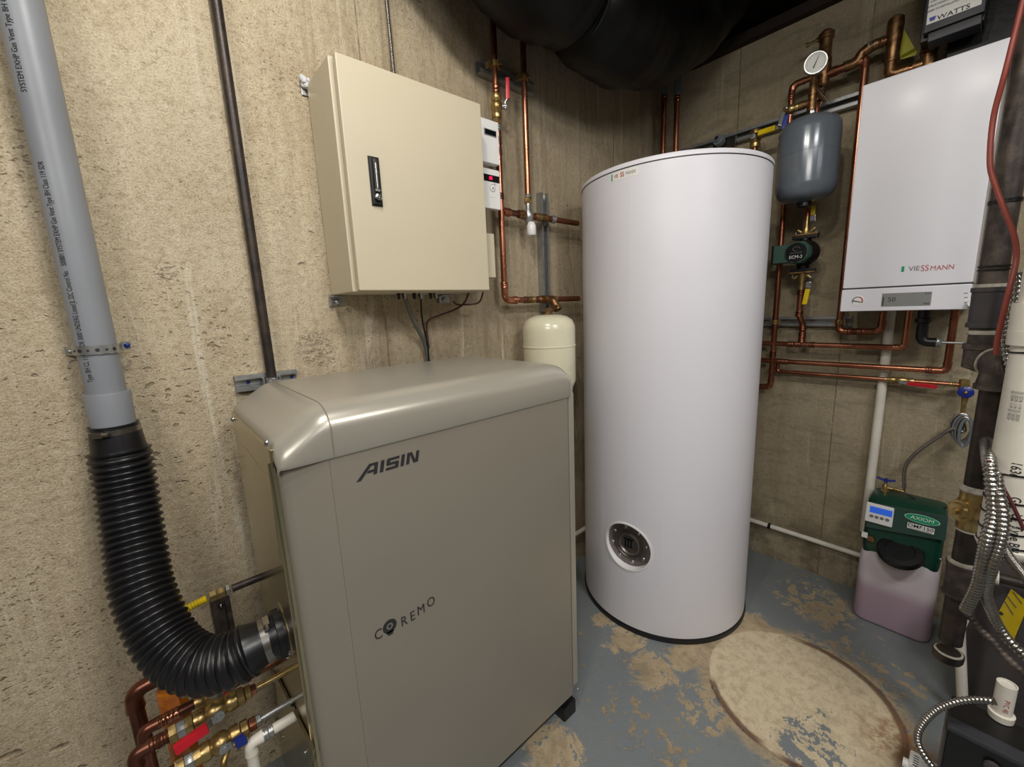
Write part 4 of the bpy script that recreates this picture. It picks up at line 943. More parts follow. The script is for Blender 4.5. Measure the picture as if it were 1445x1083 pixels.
# brass drop with gauge
gd = thing('gauge_assembly', 'brass tee fitting on top of the dark grey tank carrying a round white pressure gauge', 'gauge', (XT, yT, zn))
zg1 = PX(1152, 108, XT).z
obj('drop_pipe', MB().lathe((XT, yT, zn + .022), Z_, [(0, .0125), (0, .015), (.03, .015), (.03, .0125), (.05, .0125), (.05, .015), (.06, .015), (.06, .012), (zg1 - zn - .03, .012), (zg1 - zn - .022, .007), (zg1 - zn, .006)], 20), 'bronze', gd)
zt3 = PX(1130, 155, XT).z
obj('tee', MB().lathe((XT, yT, zn + .05), Y_, [(-.0, .013), (.025, .013), (.025, .015), (.04, .015)], 18), 'bronze', gd)
obj('back_pipe', MB().tube(rounded([(XT, yT, zg1 - .03), (XT + .08, yT, zg1 - .03), (XW, yT - .0, zg1 - .03)], .02), .010, 14), 'bronze', gd)
gc = PX(1151, 89, XT - .015); gn = (CAM - gc).normalized(); gn = V((gn.x, gn.y - .15, gn.z + .1)).normalized(); gn = V((-1, -.25, -.12)).normalized()
gr = .0355
gg = obj('gauge_case', MB().lathe(gc + gn * 0, gn, [(-.02, gr * .8), (-.018, gr), (.004, gr), (.006, gr * .97), (.006, gr * .88), (.002, gr * .86), (.002, .001)], 40), 'zinc', gd)
obj('gauge_dial', MB().lathe(gc, gn, [(.0024, gr * .87), (.003, gr * .87), (.003, .0005)], 40), 'paper', gg)
gu = Z_.cross(gn).normalized(); gv = gn.cross(gu)
m = MB()
for i in range(25):
    a = radians(-135 + i * 270 / 24); dd_ = gu * sin(a) + gv * cos(a); sd = gu * cos(a) - gv * sin(a); L_ = .10 if i % 4 else .16
    m.add([gc + gn * .0034 + dd_ * gr * .80 + sd * .0004, gc + gn * .0034 + dd_ * gr * .80 - sd * .0004, gc + gn * .0034 + dd_ * gr * (.80 - L_) - sd * .0004, gc + gn * .0034 + dd_ * gr * (.80 - L_) + sd * .0004], [(0, 1, 2, 3)], False)
obj('scale_marks', m, 'ink', gg, recalc=False)
a = radians(22); dd_ = gu * sin(a) + gv * cos(a); sd = gu * cos(a) - gv * sin(a)
obj('needle', MB().add([gc + gn * .0045 - dd_ * gr * .45 + sd * .0022, gc + gn * .0045 - dd_ * gr * .45 - sd * .0022, gc + gn * .0045 + dd_ * gr * .68 - sd * .0005, gc + gn * .0045 + dd_ * gr * .68 + sd * .0005], [(0, 1, 2, 3)], False), 'ink', gg, recalc=False)
# brass side valve with blue lever
sv = thing('isolation_valve', 'small yellow-brass valve with hanging blue lever left of the dark grey tank top', 'valve', (XT, yT + .06, zn + .04))
ball_valve(sv, (XT, yT + .065, zn + .05), Y_, .010, .05, (-.35, .75, .3), (-.35, .05, -1), 'zinc', .07, out=.018)
bq = PX(1108, 172, XT - .02); obj('blue_grip', MB().obox(bq, V((.15, -.1, 1)), V((-.3, 1, 0)), V((-1, -.3, .1)), .026, .008, .004, .003), 'blue_plastic', sv)
# air separator
XS = -.10
asx = PX(1163, 90, XS); ysp = asx.y; zs0 = PX(1160, 125, XS).z; zs1 = PX(1170, 42, XS).z
sp_ = thing('air_separator', 'tall upright bronze air separator with a capped top on the right wall', 'separator', (XS, ysp, zs0))
Hs = zs1 - zs0
obj('barrel', MB().lathe((XS, ysp, zs0), Z_, [(0, .014), (.01, .020), (.02, .021), (Hs * .3, .021), (Hs * .33, .024), (Hs * .5, .024), (Hs * .53, .021), (Hs * .84, .021), (Hs * .85, .026), (Hs * .95, .026), (Hs * .97, .021), (Hs, .016)], 24), 'bronze', sp_)
obj('vent_screw', MB().lathe((XS, ysp, zs0 + Hs * .92), V((0, 1, -.1)), [(0, .008), (.03, .008), (.035, .005), (.055, .005), (.055, .008), (.065, .008)], 12), 'brass', sp_)
zt4 = PX(1185, 98, XS).z
obj('side_tube', MB().lathe((XS, ysp, zt4), -Y_, [(0, .016), (.03, .018), (.045, .018), (.045, .0155), (.12, .0155)], 20), 'copper', sp_)
y5 = PX(1206, 88, XS).y
obj('drain_fitting', MB().lathe((XS - .015, ysp + .005, zs0 + .005), -Z_, [(0, .012), (.012, .016), (.022, .01), (.032, .012), (.05, .008)], 12), 'chrome', sp_)
# backflow set
e1 = PX(1208, 88, XS); e2 = PX(1216, 66, XS); 
bf = thing('bronze_manifold', 'heavy bronze pipe fittings stepping along the wall above the white boiler', 'pipe', (XS, e1.y, e1.z))
yA = e1.y; zA1 = PX(1230, 66, XS).z; yB = PX(1261, 60, XS).y; zC = PX(1285, 97, XS).z; yD = PX(1310, 80, XS).y
obj('elbow', MB().tube(rounded([(XS, yA + .03, zt4), (XS, yA - .005, zt4), (XS, yA - .012, zA1 - .01), (XS, yB + .045, zA1 + .004)], .03), .0175, 18), 'bronze', bf)
obj('pipe', MB().cyl((XS, yA - .02, zA1 + .002), (XS, yB, zA1 + .002), .013), 'dark_copper', bf)
for f_ in (.42, .62): collar(bf, (XS, yA + (yB - yA) * f_, zA1 + .002), Y_, .014, .022, 'zinc' if f_ == .42 else 'bronze', k=1.2)
obj('check_body', MB().lathe((XS, yB, zC + .02), Z_, [(0, .018), (.02, .018), (.022, .021), (.03, .021), (.032, .017), (.05, .02), (zA1 - zC + .02, .024), (zA1 - zC + .04, .022), (zA1 - zC + .048, .012)], 22), 'bronze', bf)
obj('elbow', MB().tube(rounded([(XS, yB, zC + .04), (XS, yB, zC), (XS, yB - .05, zC)], .03), .0185, 18), 'bronze', bf)
obj('pipe', MB().cyl((XS, yB - .03, zC), (XS, yD, zC), .013), 'copper', bf)
for f_ in (.42, .72): collar(bf, (XS, yB + (yD - yB) * f_, zC), Y_, .0135, .012, 'zinc', k=1.25)
obj('tee', MB().lathe((XS, yD, zC), Y_, [(0, .017), (.022, .019), (.035, .019), (.035, .014)], 20), 'bronze', bf)
obj('riser', MB().lathe((XS, yD, zC - .03), Z_, [(0, .02), (.02, .021), (.06, .021), (.062, .024), (.078, .024), (.08, .018), (.105, .018), (.105, .024), (.12, .024), (.12, .018), (.2, .018)], 20), 'bronze', bf)
pts = [PX(u, v, XS + .03) for u, v in ((1271, 38), (1275, 40), (1294, 74), (1292, 78), (1271, 84), (1268, 60))]
tg = thing('yellow_tag', 'bent translucent yellow plastic tag hanging on the bronze fittings', 'tag', pts[4])
obj('tag_sheet', MB().add(pts + [p + V((.0015, 0, 0)) for p in pts], [(0, 1, 2, 3, 4, 5), (11, 10, 9, 8, 7, 6)] + [(i, i + 6, (i + 1) % 6 + 6, (i + 1) % 6) for i in range(6)], False), 'yellow_tag', tg)
a, b = PX(1272, 82, XS + .027), PX(1291, 72, XS + .027); obj('tag_fold', MB().add([a, b, b + V((-.012, -.002, .006)), a + V((-.012, 0, .004))], [(0, 1, 2, 3)], False), 'yellow_tag', tg)

# yellow lever valve near tank top
yvv = PX(1066, 196, -.12)
yy = thing('isolation_valve', 'brass valve with yellow lever pointing right just above the white tank rim', 'valve', yvv)
ball_valve(yy, yvv, Z_, .014, .07, (-1, 0, .1), (0, -1, .0), 'yellow_plastic', .085, out=.03)
obj('stub', MB().cyl(yvv + V((0, 0, -.12)), yvv + V((0, 0, 0)), .011), 'bronze', yy)
q = PX(1017, 201, -.14)
bb = thing('flow_meter', 'small dark fitting on the channel just above the white tank rim', 'fitting', q)
obj('housing', MB().lathe(q, V((-1, 0, .2)), [(0, .02), (.02, .024), (.03, .022), (.032, .012), (.04, .012)], 16), 'tank_grey', bb); obj('bolt', MB().lathe(q + V((-.04, 0, .008)), V((-1, 0, .2)), [(0, .008), (.006, .008)], 6, smooth=False), 'chrome', bb)
obj('stub', MB().cyl(q, q + V((.14, 0, 0)), .012), 'dark_copper', bb)
obj('bracket_plate', MB().box(q.x + .01, q.x + .03, q.y - .06, q.y + .04, q.z - .02, q.z + .014, .002), 'black_plastic', bb)

# circulator pump line
XP = -.12
yp = PX(1135, 357, XP).y
pm = thing('circulator_pump', 'green circulator pump with black printed nameplate between two flanged brass valves', 'pump', (XP, yp, 1.3))
zf1 = PX(1142, 331, XP).z; zf2 = PX(1133, 385, XP).z; zpc = PX(1133, 358, XP).z
obj('upper_flange', MB().obox((XP, yp, zf1), Y_, X_, Z_, .045, .022, .004, .002), 'bronze', pm); obj('lower_flange', MB().obox((XP, yp, zf2), Y_, X_, Z_, .045, .022, .004, .002), 'bronze', pm)
m = MB().obox((XP, yp, zf1 - .010), Y_, X_, Z_, .043, .021, .006, .002).obox((XP, yp, zf2 + .010), Y_, X_, Z_, .043, .021, .006, .002)
m.lathe((XP, yp, zf2 + .01), Z_, [(0, .02), (.02, .022), ((zf1 - zf2) * .3, .036), ((zf1 - zf2) * .6, .036), (zf1 - zf2 - .035, .022), (zf1 - zf2 - .02, .02)], 20)
obj('volute', m, 'black_plastic', pm)
for zf in (zf1, zf2):
    for s_ in (-1, 1): obj('bolt', MB().cyl((XP - .004, yp + .036 * s_, zf - .02), (XP - .004, yp + .036 * s_, zf + .014), .004, seg=6), 'chrome', pm)
ax = V((-1, .1, 0)).normalized(); r_ = .045
mo = obj('motor_housing', MB().lathe((XP - .02, yp, zpc), ax, [(0, r_), (.03, r_ * 1.02), (.062, r_), (.066, r_ * .92)], 8, smooth=False), 'pump_green', pm)
obj('motor_shell', MB().lathe((XP - .004, yp - .008, zpc), ax, [(0, r_ * 1.1), (.03, r_ * 1.1), (.05, r_ * .9)], 24), 'black_plastic', pm)
uu = Z_.cross(ax).normalized()
if uu.y < 0: uu = -uu
obj('terminal_box', MB().obox(V((XP - .05, yp, zpc)) + Y_ * .062, Y_, X_, Z_, .03, .026, .036, .004), 'pump_green', pm)
obj('terminal_lid', MB().obox(V((XP - .05, yp, zpc)) + Y_ * .094, Y_, X_, Z_, .004, .027, .037, .001), 'black_plastic', pm)
pf = V((XP - .02, yp, zpc)) + ax * .0665
npl = obj('nameplate', MB().lathe(pf, ax, [(0, r_ * .84), (.0012, r_ * .82), (.0012, .001)], 32), 'black_plastic', pm)
uR = -uu
text('ECM-3', .017, pf - Z_ * .018, uR, Z_, ax, 'paper', npl, thick=.0018); text('CIRCULATOR', .007, pf - Z_ * .002, uR, Z_, ax, 'ink_light', npl, thick=.0018)
obj('swirl_emblem', MB().tube([pf + ax * .0014 + Z_ * (.014 + .008 * sin(a)) + uR * (.012 * cos(a)) for a in [i * pi / 10 for i in range(17)]], .0007, 6), 'ink_light', npl)
for zf, s_, zvv in ((zf1, 1, PX(1148, 300, XP).z), (zf2, -1, PX(1139, 408, XP).z)):
    m = MB().lathe((XP, yp, zf), Z_ * s_, [(0, .02), (.008, .018), (.02, .013), (.07, .012)], 18)
    for t_ in (-1, 1): m.obox((XP, yp + .022 * t_, zf + .016 * s_), (0, 1, .8 * s_ * t_), X_, (0, -.8 * s_ * t_, 1), .012, .007, .004, .002)
    obj('valve_body', m, 'brass', pm)
hc = PX(1141, 402, XP - .03); h0 = obj('valve_handle', MB().obox(hc, Z_, Y_, X_, .012, .009, .003, .001).lathe(hc + V((.02, 0, .004)), -X_, [(0, .009), (.02, .009), (.028, .006)], 10), 'chrome', pm)
ge = PX(1135, 430, XP - .035); gs_ = PX(1140, 408, XP - .035); obj('grip', MB().obox((ge + gs_) / 2, ge - gs_, V((0, 1, 0)), X_, (ge - gs_).length / 2, .009, .004, .003), 'yellow_plastic', h0)
hc = PX(1147, 308, XP - .03); h1_ = obj('valve_handle', MB().obox(hc, Z_, Y_, X_, .012, .009, .003, .001).lathe(hc + V((.02, 0, -.004)), -X_, [(0, .009), (.02, .009), (.028, .006)], 10), 'chrome', pm)
ge = PX(1148, 290, XP - .035); gs_ = PX(1147, 304, XP - .035); obj('grip', MB().obox((ge + gs_) / 2, ge - gs_, V((0, 1, 0)), X_, (ge - gs_).length / 2, .008, .004, .003), 'yellow_plastic', h1_)
pl = thing('copper_pipe', 'short fitted copper pipe dropping from the circulator pump to the horizontal pipe', 'pipe', (XP, yp, h1z))
zmid = PX(1138, 445, XP).z; yq = ypos(1131, 485)
pipe(pl, [(XP, yp, zf2 - .06), (XP, yp, zmid), (XW, yq, zmid - .04), (XW, yq, h1z)], .012, 'copper', .02, elb=False)
for z_ in (zf2 - .08, zmid + .005): collar(pl, (XP, yp, z_), Z_, .012, .022, 'dark_copper')
for z_ in (zmid - .055, zmid - .085, h1z + .02): collar(pl, (XW, yq, z_), Z_, .012, .02, 'copper')
pu2 = thing('copper_pipe', 'copper pipe rising from the circulator pump behind the dark grey tank', 'pipe', (XP, yp, zf1 + .05))
pipe(pu2, [(XP, yp, zf1 + .06), (XP, yp, zs0 - .06), (XS, ysp, zs0 - .03), (XS, ysp, zs0)], .012, 'copper', .02, elb=False)

# ================================================================== BOILER
bx0 = -.31; by0, by1 = -.9135, -1.229; bz0, bz1 = 1.240, 1.980
bo = thing('wall_boiler', 'white gloss wall-hung boiler with control strip along its bottom edge', 'boiler', (-.16, (by0 + by1) / 2, bz0))
zsm = PX(1290, 403.5, bx0).z
obj('casing', MB().box(bx0, -.02, by1, by0, zsm + .002, bz1, .004), 'boiler_white', bo)
obj('seam_shadow_gap', MB().box(bx0 + .006, -.03, by1 + .003, by0 - .003, zsm - .004, zsm + .004), 'seam', bo)
cp = obj('control_panel', MB().box(bx0 - .003, -.03, by1, by0 + .001, bz0, zsm - .002, .004), 'boiler_white', bo)
fx = bx0 - .003
q = PX(1210, 425, fx)
gg = obj('pressure_gauge', MB().lathe((fx, q.y, q.z), -X_, [(0, .019), (.001, .019), (.0015, .0175), (.0012, .001)], 32), 'white_plastic', cp)
def arc(c, r0, r1, a0, a1, x, n_=16):
    vs = []; fs = []
    for i in range(n_ + 1):
        a = a0 + (a1 - a0) * i / n_; vs += [V((x, c.y - r0 * cos(a), c.z + r0 * sin(a))), V((x, c.y - r1 * cos(a), c.z + r1 * sin(a)))]
    for i in range(n_): fs.append((2 * i, 2 * i + 1, 2 * i + 3, 2 * i + 2))
    return MB().add(vs, fs, False)
obj('gauge_scale', arc(q, .012, .0155, pi * .45, pi * 1.15, fx - .0022), 'ink_light', gg, recalc=False); obj('gauge_scale', arc(q, .012, .0155, -pi * .15, pi * .44, fx - .0022), 'logo_red', gg, recalc=False)
obj('needle', MB().add([V((fx - .0025, q.y + .012, q.z + .003)), V((fx - .0025, q.y - .012, q.z - .004)), V((fx - .0025, q.y - .012, q.z - .006)), V((fx - .0025, q.y + .011, q.z - .001))], [(0, 1, 2, 3)], False), 'ink', gg, recalc=False)
a = PX(1245, 414.5, fx); b = PX(1313, 431, fx)
ds = obj('display', MB().box(fx - .001, fx + .002, a.y, b.y, b.z - .001, a.z, .0008), 'lcd_grey', cp)
text('50', .02, (fx - .0016, a.y - .026, (a.z + b.z) / 2), -Y_, Z_, -X_, 'ink', ds, 'digits', thick=0)
text('R-0', .008, (fx - .0016, b.y + .010, a.z - .006), -Y_, Z_, -X_, 'ink', ds, 'digits', thick=0); text('HBZ', .008, (fx - .0016, b.y + .010, b.z + .006), -Y_, Z_, -X_, 'ink', ds, 'digits', thick=0)
obj('bar_graph', MB().box(fx - .0018, fx - .001, a.y - .003, a.y - .006, b.z + .003, a.z - .012), 'ink', ds)
for v_ in (414, 420, 427): q = PX(1363, v_, fx); obj('marking', MB().box(fx - .0006, fx, q.y - .004, q.y + .004, q.z - .0012, q.z + .0012), 'ink_light', cp)
q = PX(1372, 428, fx); obj('knob', MB().lathe((fx, q.y, q.z), -X_, [(0, .013), (.012, .012), (.014, .010)], 24), 'white_plastic', cp)
q = PX(1274, 380, bx0)
obj('logo_bar', MB().box(bx0 - .0008, bx0, q.y - .0035, q.y + .0035, q.z - .009, q.z + .009), 'logo_green', bo)
q = PX(1290, 379.5, bx0); text('VIE', .021, (bx0, q.y, q.z), -Y_, Z_, -X_, 'ink_light', bo, bold=.01, wide=.92)
q = PX(1305, 379, bx0); text('SS', .027, (bx0, q.y, q.z), -Y_, Z_, -X_, 'logo_red', bo, wide=.8)
q = PX(1329.5, 378, bx0); text('MANN', .021, (bx0, q.y, q.z), -Y_, Z_, -X_, 'logo_red', bo, wide=.85)
# black trap under boiler
q = PX(1303, 455, -.18)
tp = thing('condensate_trap', 'black plastic trap and grey elbow with a thin rod under the boiler', 'trap', q)
obj('trap_body', MB().lathe((q.x, q.y, bz0), -Z_, [(0, .018), (.03, .018), (.032, .022), (.045, .022), (.05, .016), (.07, .014)], 16), 'black_plastic', tp)
ze = PX(1300, 483, -.18).z; obj('elbow', MB().tube(rounded([(q.x, q.y, bz0 - .06), (q.x, q.y, ze), (q.x, q.y - .05, ze)], .03), .016, 16), 'black_plastic', tp)
collar(tp, (q.x, q.y - .045, ze), Y_, .016, .014, 'zinc'); obj('rod', MB().cyl((q.x, q.y - .05, ze), (q.x, q.y - .18, ze - .001), .004, seg=10), 'zinc', tp)

# sign box upper right and the dark duct behind
XB = -.22
a = PX(1303, 40, XB); b = PX(1392, 10, XB)
wb_ = thing('equipment_box', 'dark grey framed box with a white printed instruction label above the boiler', 'box', (XB, (a.y + b.y) / 2, a.z - .02))
yb0, yb1 = PX(1305, 20, XB).y, PX(1391, 5, XB).y; zb0 = PX(1308, 46, XB).z
obj('back_box', MB().box(XB + .03, -.125, yb1, yb0 + .008, zb0 - .012, zb0 + .22, .003), 'black_plastic', wb_)
obj('frame', MB().box(XB, XB + .03, yb1, yb0, zb0, zb0 + .22, .004), 'dark_frame', wb_)
obj('lower_ledge', MB().box(XB + .005, XB + .07, yb1 + .004, yb0 - .012, zb0 - .028, zb0 - .001, .004), 'dark_frame', wb_)
ly0, ly1 = PX(1309, 20, XB).y, PX(1385, 5, XB).y; lz = PX(1312, 34, XB).z
lbp = obj('label_plate', MB().box(XB - .0012, XB, ly1, ly0, lz, zb0 + .19), 'paper', wb_)
q = PX(1316, 27, XB); obj('emblem', MB().prism([(-.008, .006), (.008, .006), (.005, -.005), (-.005, -.005)], (XB - .0016, q.y, q.z), -Y_, Z_, (-.0002, 0, 0)), 'logo_blue', lbp)
text('WATTS', .018, (XB - .0015, PX(1345, 20, XB).y, PX(1340, 19, XB).z - .001), -Y_, Z_, -X_, 'ink', lbp, bold=.01, wide=1.15)
zz = lz + .036; k_ = 0
for s_, h in (('REFER TO INSTALLATION INSTRUCTIONS', .0075), ('INSTRUCTIONS MUST BE FOLLOWED WHEN', .0075), ('LOW WATER AND TEST THE DEVICE', .0075), ('CAUTION', .009)):
    text(s_, h, (XB - .0015, (ly0 + ly1) / 2, zz), -Y_, Z_, -X_, 'ink', lbp, bold=.01, wide=.85); zz += .0125; k_ += 1
a = PX(1341, 60, -.03); q = PX(1432, 70, -.2)
tag(obj('flue_duct', MB().box(-.115, -.005, a.y - .35, a.y, 1.985, 2.41, .004), 'black_film'), 'black rectangular duct rising from the top of the boiler', 'duct')

# ================================================================== GAS PIPE STACK AT RIGHT
GX, GY = -.6, PX(1408, 347, -.6).y
gk = thing('gas_manifold', 'thick black iron gas pipe with coupling, elbow, brass valve and capped drip leg', 'pipe', (-.65, -1.27, .25))
r1 = .0262
zc1, zc0 = PX(1407, 405, GX).z, PX(1404, 462, GX).z
obj('pipe', MB().cyl((GX, GY, zc0), (GX, GY, 2.6), r1, seg=28), 'dirty_iron', gk)
obj('coupling', MB().lathe((GX, GY, zc0), Z_, [(0, .030), (0, .0345), (.012, .0345), (.013, .0315), (zc1 - zc0 - .012, .0315), (zc1 - zc0 - .011, .0345), (zc1 - zc0, .0345), (zc1 - zc0, .027)], 32), 'tank_dark', gk)
obj('joint_compound', MB().lathe((GX, GY, zc1 - .001), Z_, [(0, .031), (.003, .029), (.009, .0268)], 28), 'putty', gk)
for v_ in (284, 287, 376, 381): 
    q = PX(1420, v_, GX); obj('cable_tie', MB().lathe((GX, GY, q.z), Z_, [(0, r1 + .001), (0, r1 + .003), (.004, r1 + .003), (.004, r1 + .001)], 24), 'black_plastic', gk)
zte = PX(1390, 505, GX).z
obj('nipple', MB().cyl((GX, GY, zte), (GX, GY, zc0 + .002), .027, seg=24), 'dirty_iron', gk)
obj('joint_compound', MB().lathe((GX, GY, PX(1398, 472, GX).z), Z_, [(0, .0285), (.006, .029), (.010, .0275)], 24), 'putty', gk)
LX, LY = -.645, cylX((1374, 580), (1420, 580), -.645)[0]; r2 = cylX((1375, 590), (1417, 590), -.645)[1]
obj('tee', MB().lathe((GX, GY, zte - .03), Z_, [(0, .022), (.004, .031), (.05, .031), (.052, .034), (.066, .034), (.066, .028)], 28), 'dirty_iron', gk)
zel = PX(1412, 512, LX).z; zeb = PX(1397, 545, LX).z
ebd = V((LX, LY, zeb))
obj('elbow', MB().tube(rounded([(GX - .0, GY, zte - .004), (LX, LY - .008, zel - .006), (LX, LY, zeb)], .04, 12), .033, 28, rf=None), 'dirty_iron', gk)
obj('elbow_band', MB().lathe((LX, LY, zeb - .008), Z_, [(0, .030), (0, .036), (.012, .036), (.014, .033)], 28), 'dirty_iron', gk)
q = V((GX - .018, GY - .006, zte - .004)); dd_ = (V((LX, LY - .008, zel - .006)) - V((GX, GY, zte - .004))).normalized()
obj('joint_compound', MB().lathe(V((GX, GY, zte - .004)) + dd_ * .03, dd_, [(0, .0335), (0, .036), (.004, .036), (.004, .0335)], 28), 'putty', gk)
zbp = PX(1367, 690, LX).z
obj('pipe', MB().cyl((LX, LY, zbp - .01), (LX, LY, zeb), r2, seg=28), 'black_iron', gk)
obj('joint_compound', MB().lathe((LX, LY, zbp - .004), Z_, [(0, .030), (.004, .0315), (.012, .027), (.016, r2)], 24), 'putty', gk)
zv0, zv1 = PX(1360, 745, LX).z, zbp
hv = zv1 - zv0
gv_ = obj('gas_valve', MB().lathe((LX, LY, zv0), Z_, [(0, .022), (.002, .027), (hv * .2, .028), (hv * .28, .031), (hv * .5, .036), (hv * .7, .031), (hv * .78, .028), (hv * .98, .029), (hv, .025)], 28), 'brass', gk)
q = V((LX, LY, zv0 + hv * .5))
gd_ = V((-.75, .6, 0)).normalized()
obj('valve_bonnet', MB().lathe(q, gd_, [(0, .026), (.030, .026), (.030, .029), (.036, .029), (.038, .022), (.046, .020), (.047, .008), (.056, .008)], 28), 'brass', gv_)
obj('valve_tap', MB().lathe(q, V((.2, -1, 0)), [(0, .02), (.04, .018), (.041, .013), (.055, .013)], 16), 'bronze', gv_)
zl0 = PX(1340, 905, LX).z
obj('pipe', MB().cyl((LX, LY, zl0), (LX, LY, zv0 + .005), r2, seg=28), 'black_iron', gk)
zk1, zk0 = PX(1350, 800, LX).z, PX(1346, 850, LX).z
zk1, zk0 = PX(1352, 793, LX).z, PX(1347, 838, LX).z
obj('coupling', MB().lathe((LX, LY, zk0), Z_, [(0, .028), (0, .0335), (.008, .0335), (.009, .031), (zk1 - zk0 - .009, .031), (zk1 - zk0 - .008, .0335), (zk1 - zk0, .0335), (zk1 - zk0, r2)], 28), 'dirty_iron', gk)
obj('joint_compound', MB().lathe((LX, LY, zk1 - .001), Z_, [(0, .0315), (.006, .031), (.010, r2)], 24), 'putty', gk); obj('joint_compound', MB().lathe((LX, LY, zv0 - .006), Z_, [(0, r2), (.003, r2 + .003), (.008, r2 + .001)], 24), 'putty', gk)
zcap = PX(1329, 925, LX).z
obj('end_cap', MB().lathe((LX, LY, zcap - .006), Z_, [(0, .01), (.001, .028), (.008, .0315), (.026, .0325), (.026, .028), (.03, r2)], 28), 'black_iron', gk)
obj('joint_compound', MB().lathe((LX, LY, zcap + .0195), Z_, [(0, .0300), (.002, .0295), (.004, r2)], 24), 'putty', gk)

# ---- white vent pipe with printing at right edge
WR = .047; WXc = -.8
d_ = _ray(1399, 640); az_ = atan2(d_.y, d_.x); Dd = (WXc - CAM.x) / cos(az_)
# centre so that the left silhouette touches that ray
az2 = az_ - asin(WR / (Dd * 1.02)); wy = CAM.y + (WXc - CAM.x) * tan(az2)
wv = thing('vent_pipe', 'large white plastic vent pipe with printed lettering and black ties at the right edge', 'pipe', (WXc, wy, .7))
zb_ = PX(1425, 786, WXc).z; zt_ = PX(1432, 470, WXc).z
obj('pipe', MB().lathe((WXc, wy, zb_), Z_, [(0, .012), (.003, .034), (.012, .044), (.026, WR + .003), (.030, WR + .003), (.032, WR), (1.9, WR)], 40), 'pvc_white', wv)
for v0_, v1_ in ((486, 466), (470, 428), (300, 250)):
    z0_, z1_ = PX(1430, v0_, WXc).z, PX(1430, v1_, WXc).z; obj('coupling', MB().lathe((WXc, wy, z0_), Z_, [(0, WR), (0, WR + .007), (z1_ - z0_, WR + .008), (z1_ - z0_, WR)], 40), 'pvc_white', wv)
for v_ in (663, 702, 722, 745, 494, 765):
    q = PX(1425, v_, WXc); obj('cable_tie', MB().lathe((WXc, wy, q.z), V((.0, .12, 1)), [(0, WR + .0005), (0, WR + .0022), (.0035, WR + .0022), (.0035, WR + .0005)], 32), 'black_plastic', wv)
aw = atan2(CAM.y - wy, CAM.x - WXc)
for s_, v_, da_ in (('1636', 655, -.0), ('Gas', 700, -.15), ('UL 1', 725, -.1), ('Type BH', 750, -.2)):
    z_ = PX(1430, v_, WXc).z; at_ = min([aw + i * .04 for i in range(-36, 37)], key=lambda a: abs(proj((WXc + WR * cos(a), wy + WR * sin(a), z_))[0] - 1432))
    text(s_, .022, X_, X_, Y_, Z_, 'ink', wv, wide=.8, bold=.01, fn=cylfn(WXc, wy, WR, at_, z_))
z_ = PX(1425, 568, WXc).z; at_ = min([aw + i * .04 for i in range(-36, 37)], key=lambda a: abs(proj((WXc + WR * cos(a), wy + WR * sin(a), z_))[0] - 1427))
for k_ in range(3): text('||| SDR 119 ||| 2020', .008, X_, X_, Y_, Z_, 'ink_light', wv, fn=lambda x, y, t, k_=k_: cylfn(WXc, wy, WR, at_, z_)(x, y + k_ * .007, t))

# ---- cables and conduits at right
tag(obj('red_cable', MB().tube(spline([PX(u, v, -.70 if 120 < v < 400 else -.72) for u, v in ((1452, -30), (1443, 5), (1419, 100), (1402, 166), (1397, 230), (1405, 263), (1416, 293), (1431, 333), (1434, 366), (1424, 410), (1408, 477), (1406, 505))], .012), .0055, 10), 'red_cable'), 'brownish red cable hanging down in front of the thick black gas pipe', 'cable')
tag(obj('red_cable', MB().tube(spline([PX(u, v, -.86) for u, v in ((1395, 650), (1412, 682), (1430, 715), (1448, 755))], .012), .0035, 10), 'maroon_wire'), 'thin dark red cable slanting across the white vent pipe', 'cable')
def flex(label, pts, r, name='flexible_conduit', pitch=.0105, mat='steel_flex'):
    q = [PX(u, v, x) for u, v, x in pts]; o = obj(name, ribbed(q, r, pitch, r * .24, 16, 6), mat); tag(o, label, 'conduit', 'flexible metal conduits at the right edge'); return o
flex('silver flexible conduit hanging between the gas pipe coupling and the white vent pipe', ((1436, 385, -.66), (1434, 430, -.66), (1420, 465, -.66), (1421, 500, -.68), (1428, 540, -.68), (1420, 600, -.66), (1408, 640, -.66), (1400, 690, -.70)), .010, pitch=.0115)
flex('upper silver flexible conduit running down beside the brass gas valve', ((1392, 618, -.62), (1394, 640, -.80), (1397, 662, -.865), (1400, 690, -.875), (1402, 725, -.88), (1392, 765, -.885), (1384, 805, -.86), (1378, 830, -.84), (1362, 862, -.80)), .0125)
flex('second silver flexible conduit crossing behind the first beside the white vent pipe', ((1400, 640, -.62), (1404, 665, -.82), (1409, 695, -.875), (1415, 730, -.885), (1411, 765, -.885), (1400, 800, -.87), (1391, 835, -.82), (1402, 870, -.76), (1420, 900, -.74), (1450, 930, -.74)), .0115)
flex('dark armoured conduit slanting down to the right edge near the floor', ((1362, 862, -.74), (1380, 885, -.74), (1400, 905, -.76), (1420, 928, -.78), (1455, 960, -.8)), .0085, mat='dirty_iron')
flex('braided metal hose slanting down at the right edge under the vent pipe', ((1410, 760, -.875), (1420, 780, -.875), (1436, 802, -.87), (1460, 832, -.86)), .0095, 'braided_hose', pitch=.003)
flex('silver flexible conduit looping over the black pump box at bottom right', ((1404, 990, -.95), (1375, 988, -.95), (1345, 992, -.96), (1318, 1005, -.97), (1298, 1028, -.98), (1295, 1048, -.985), (1306, 1070, -.99), (1322, 1090, -.99)), .0078, pitch=.0072)

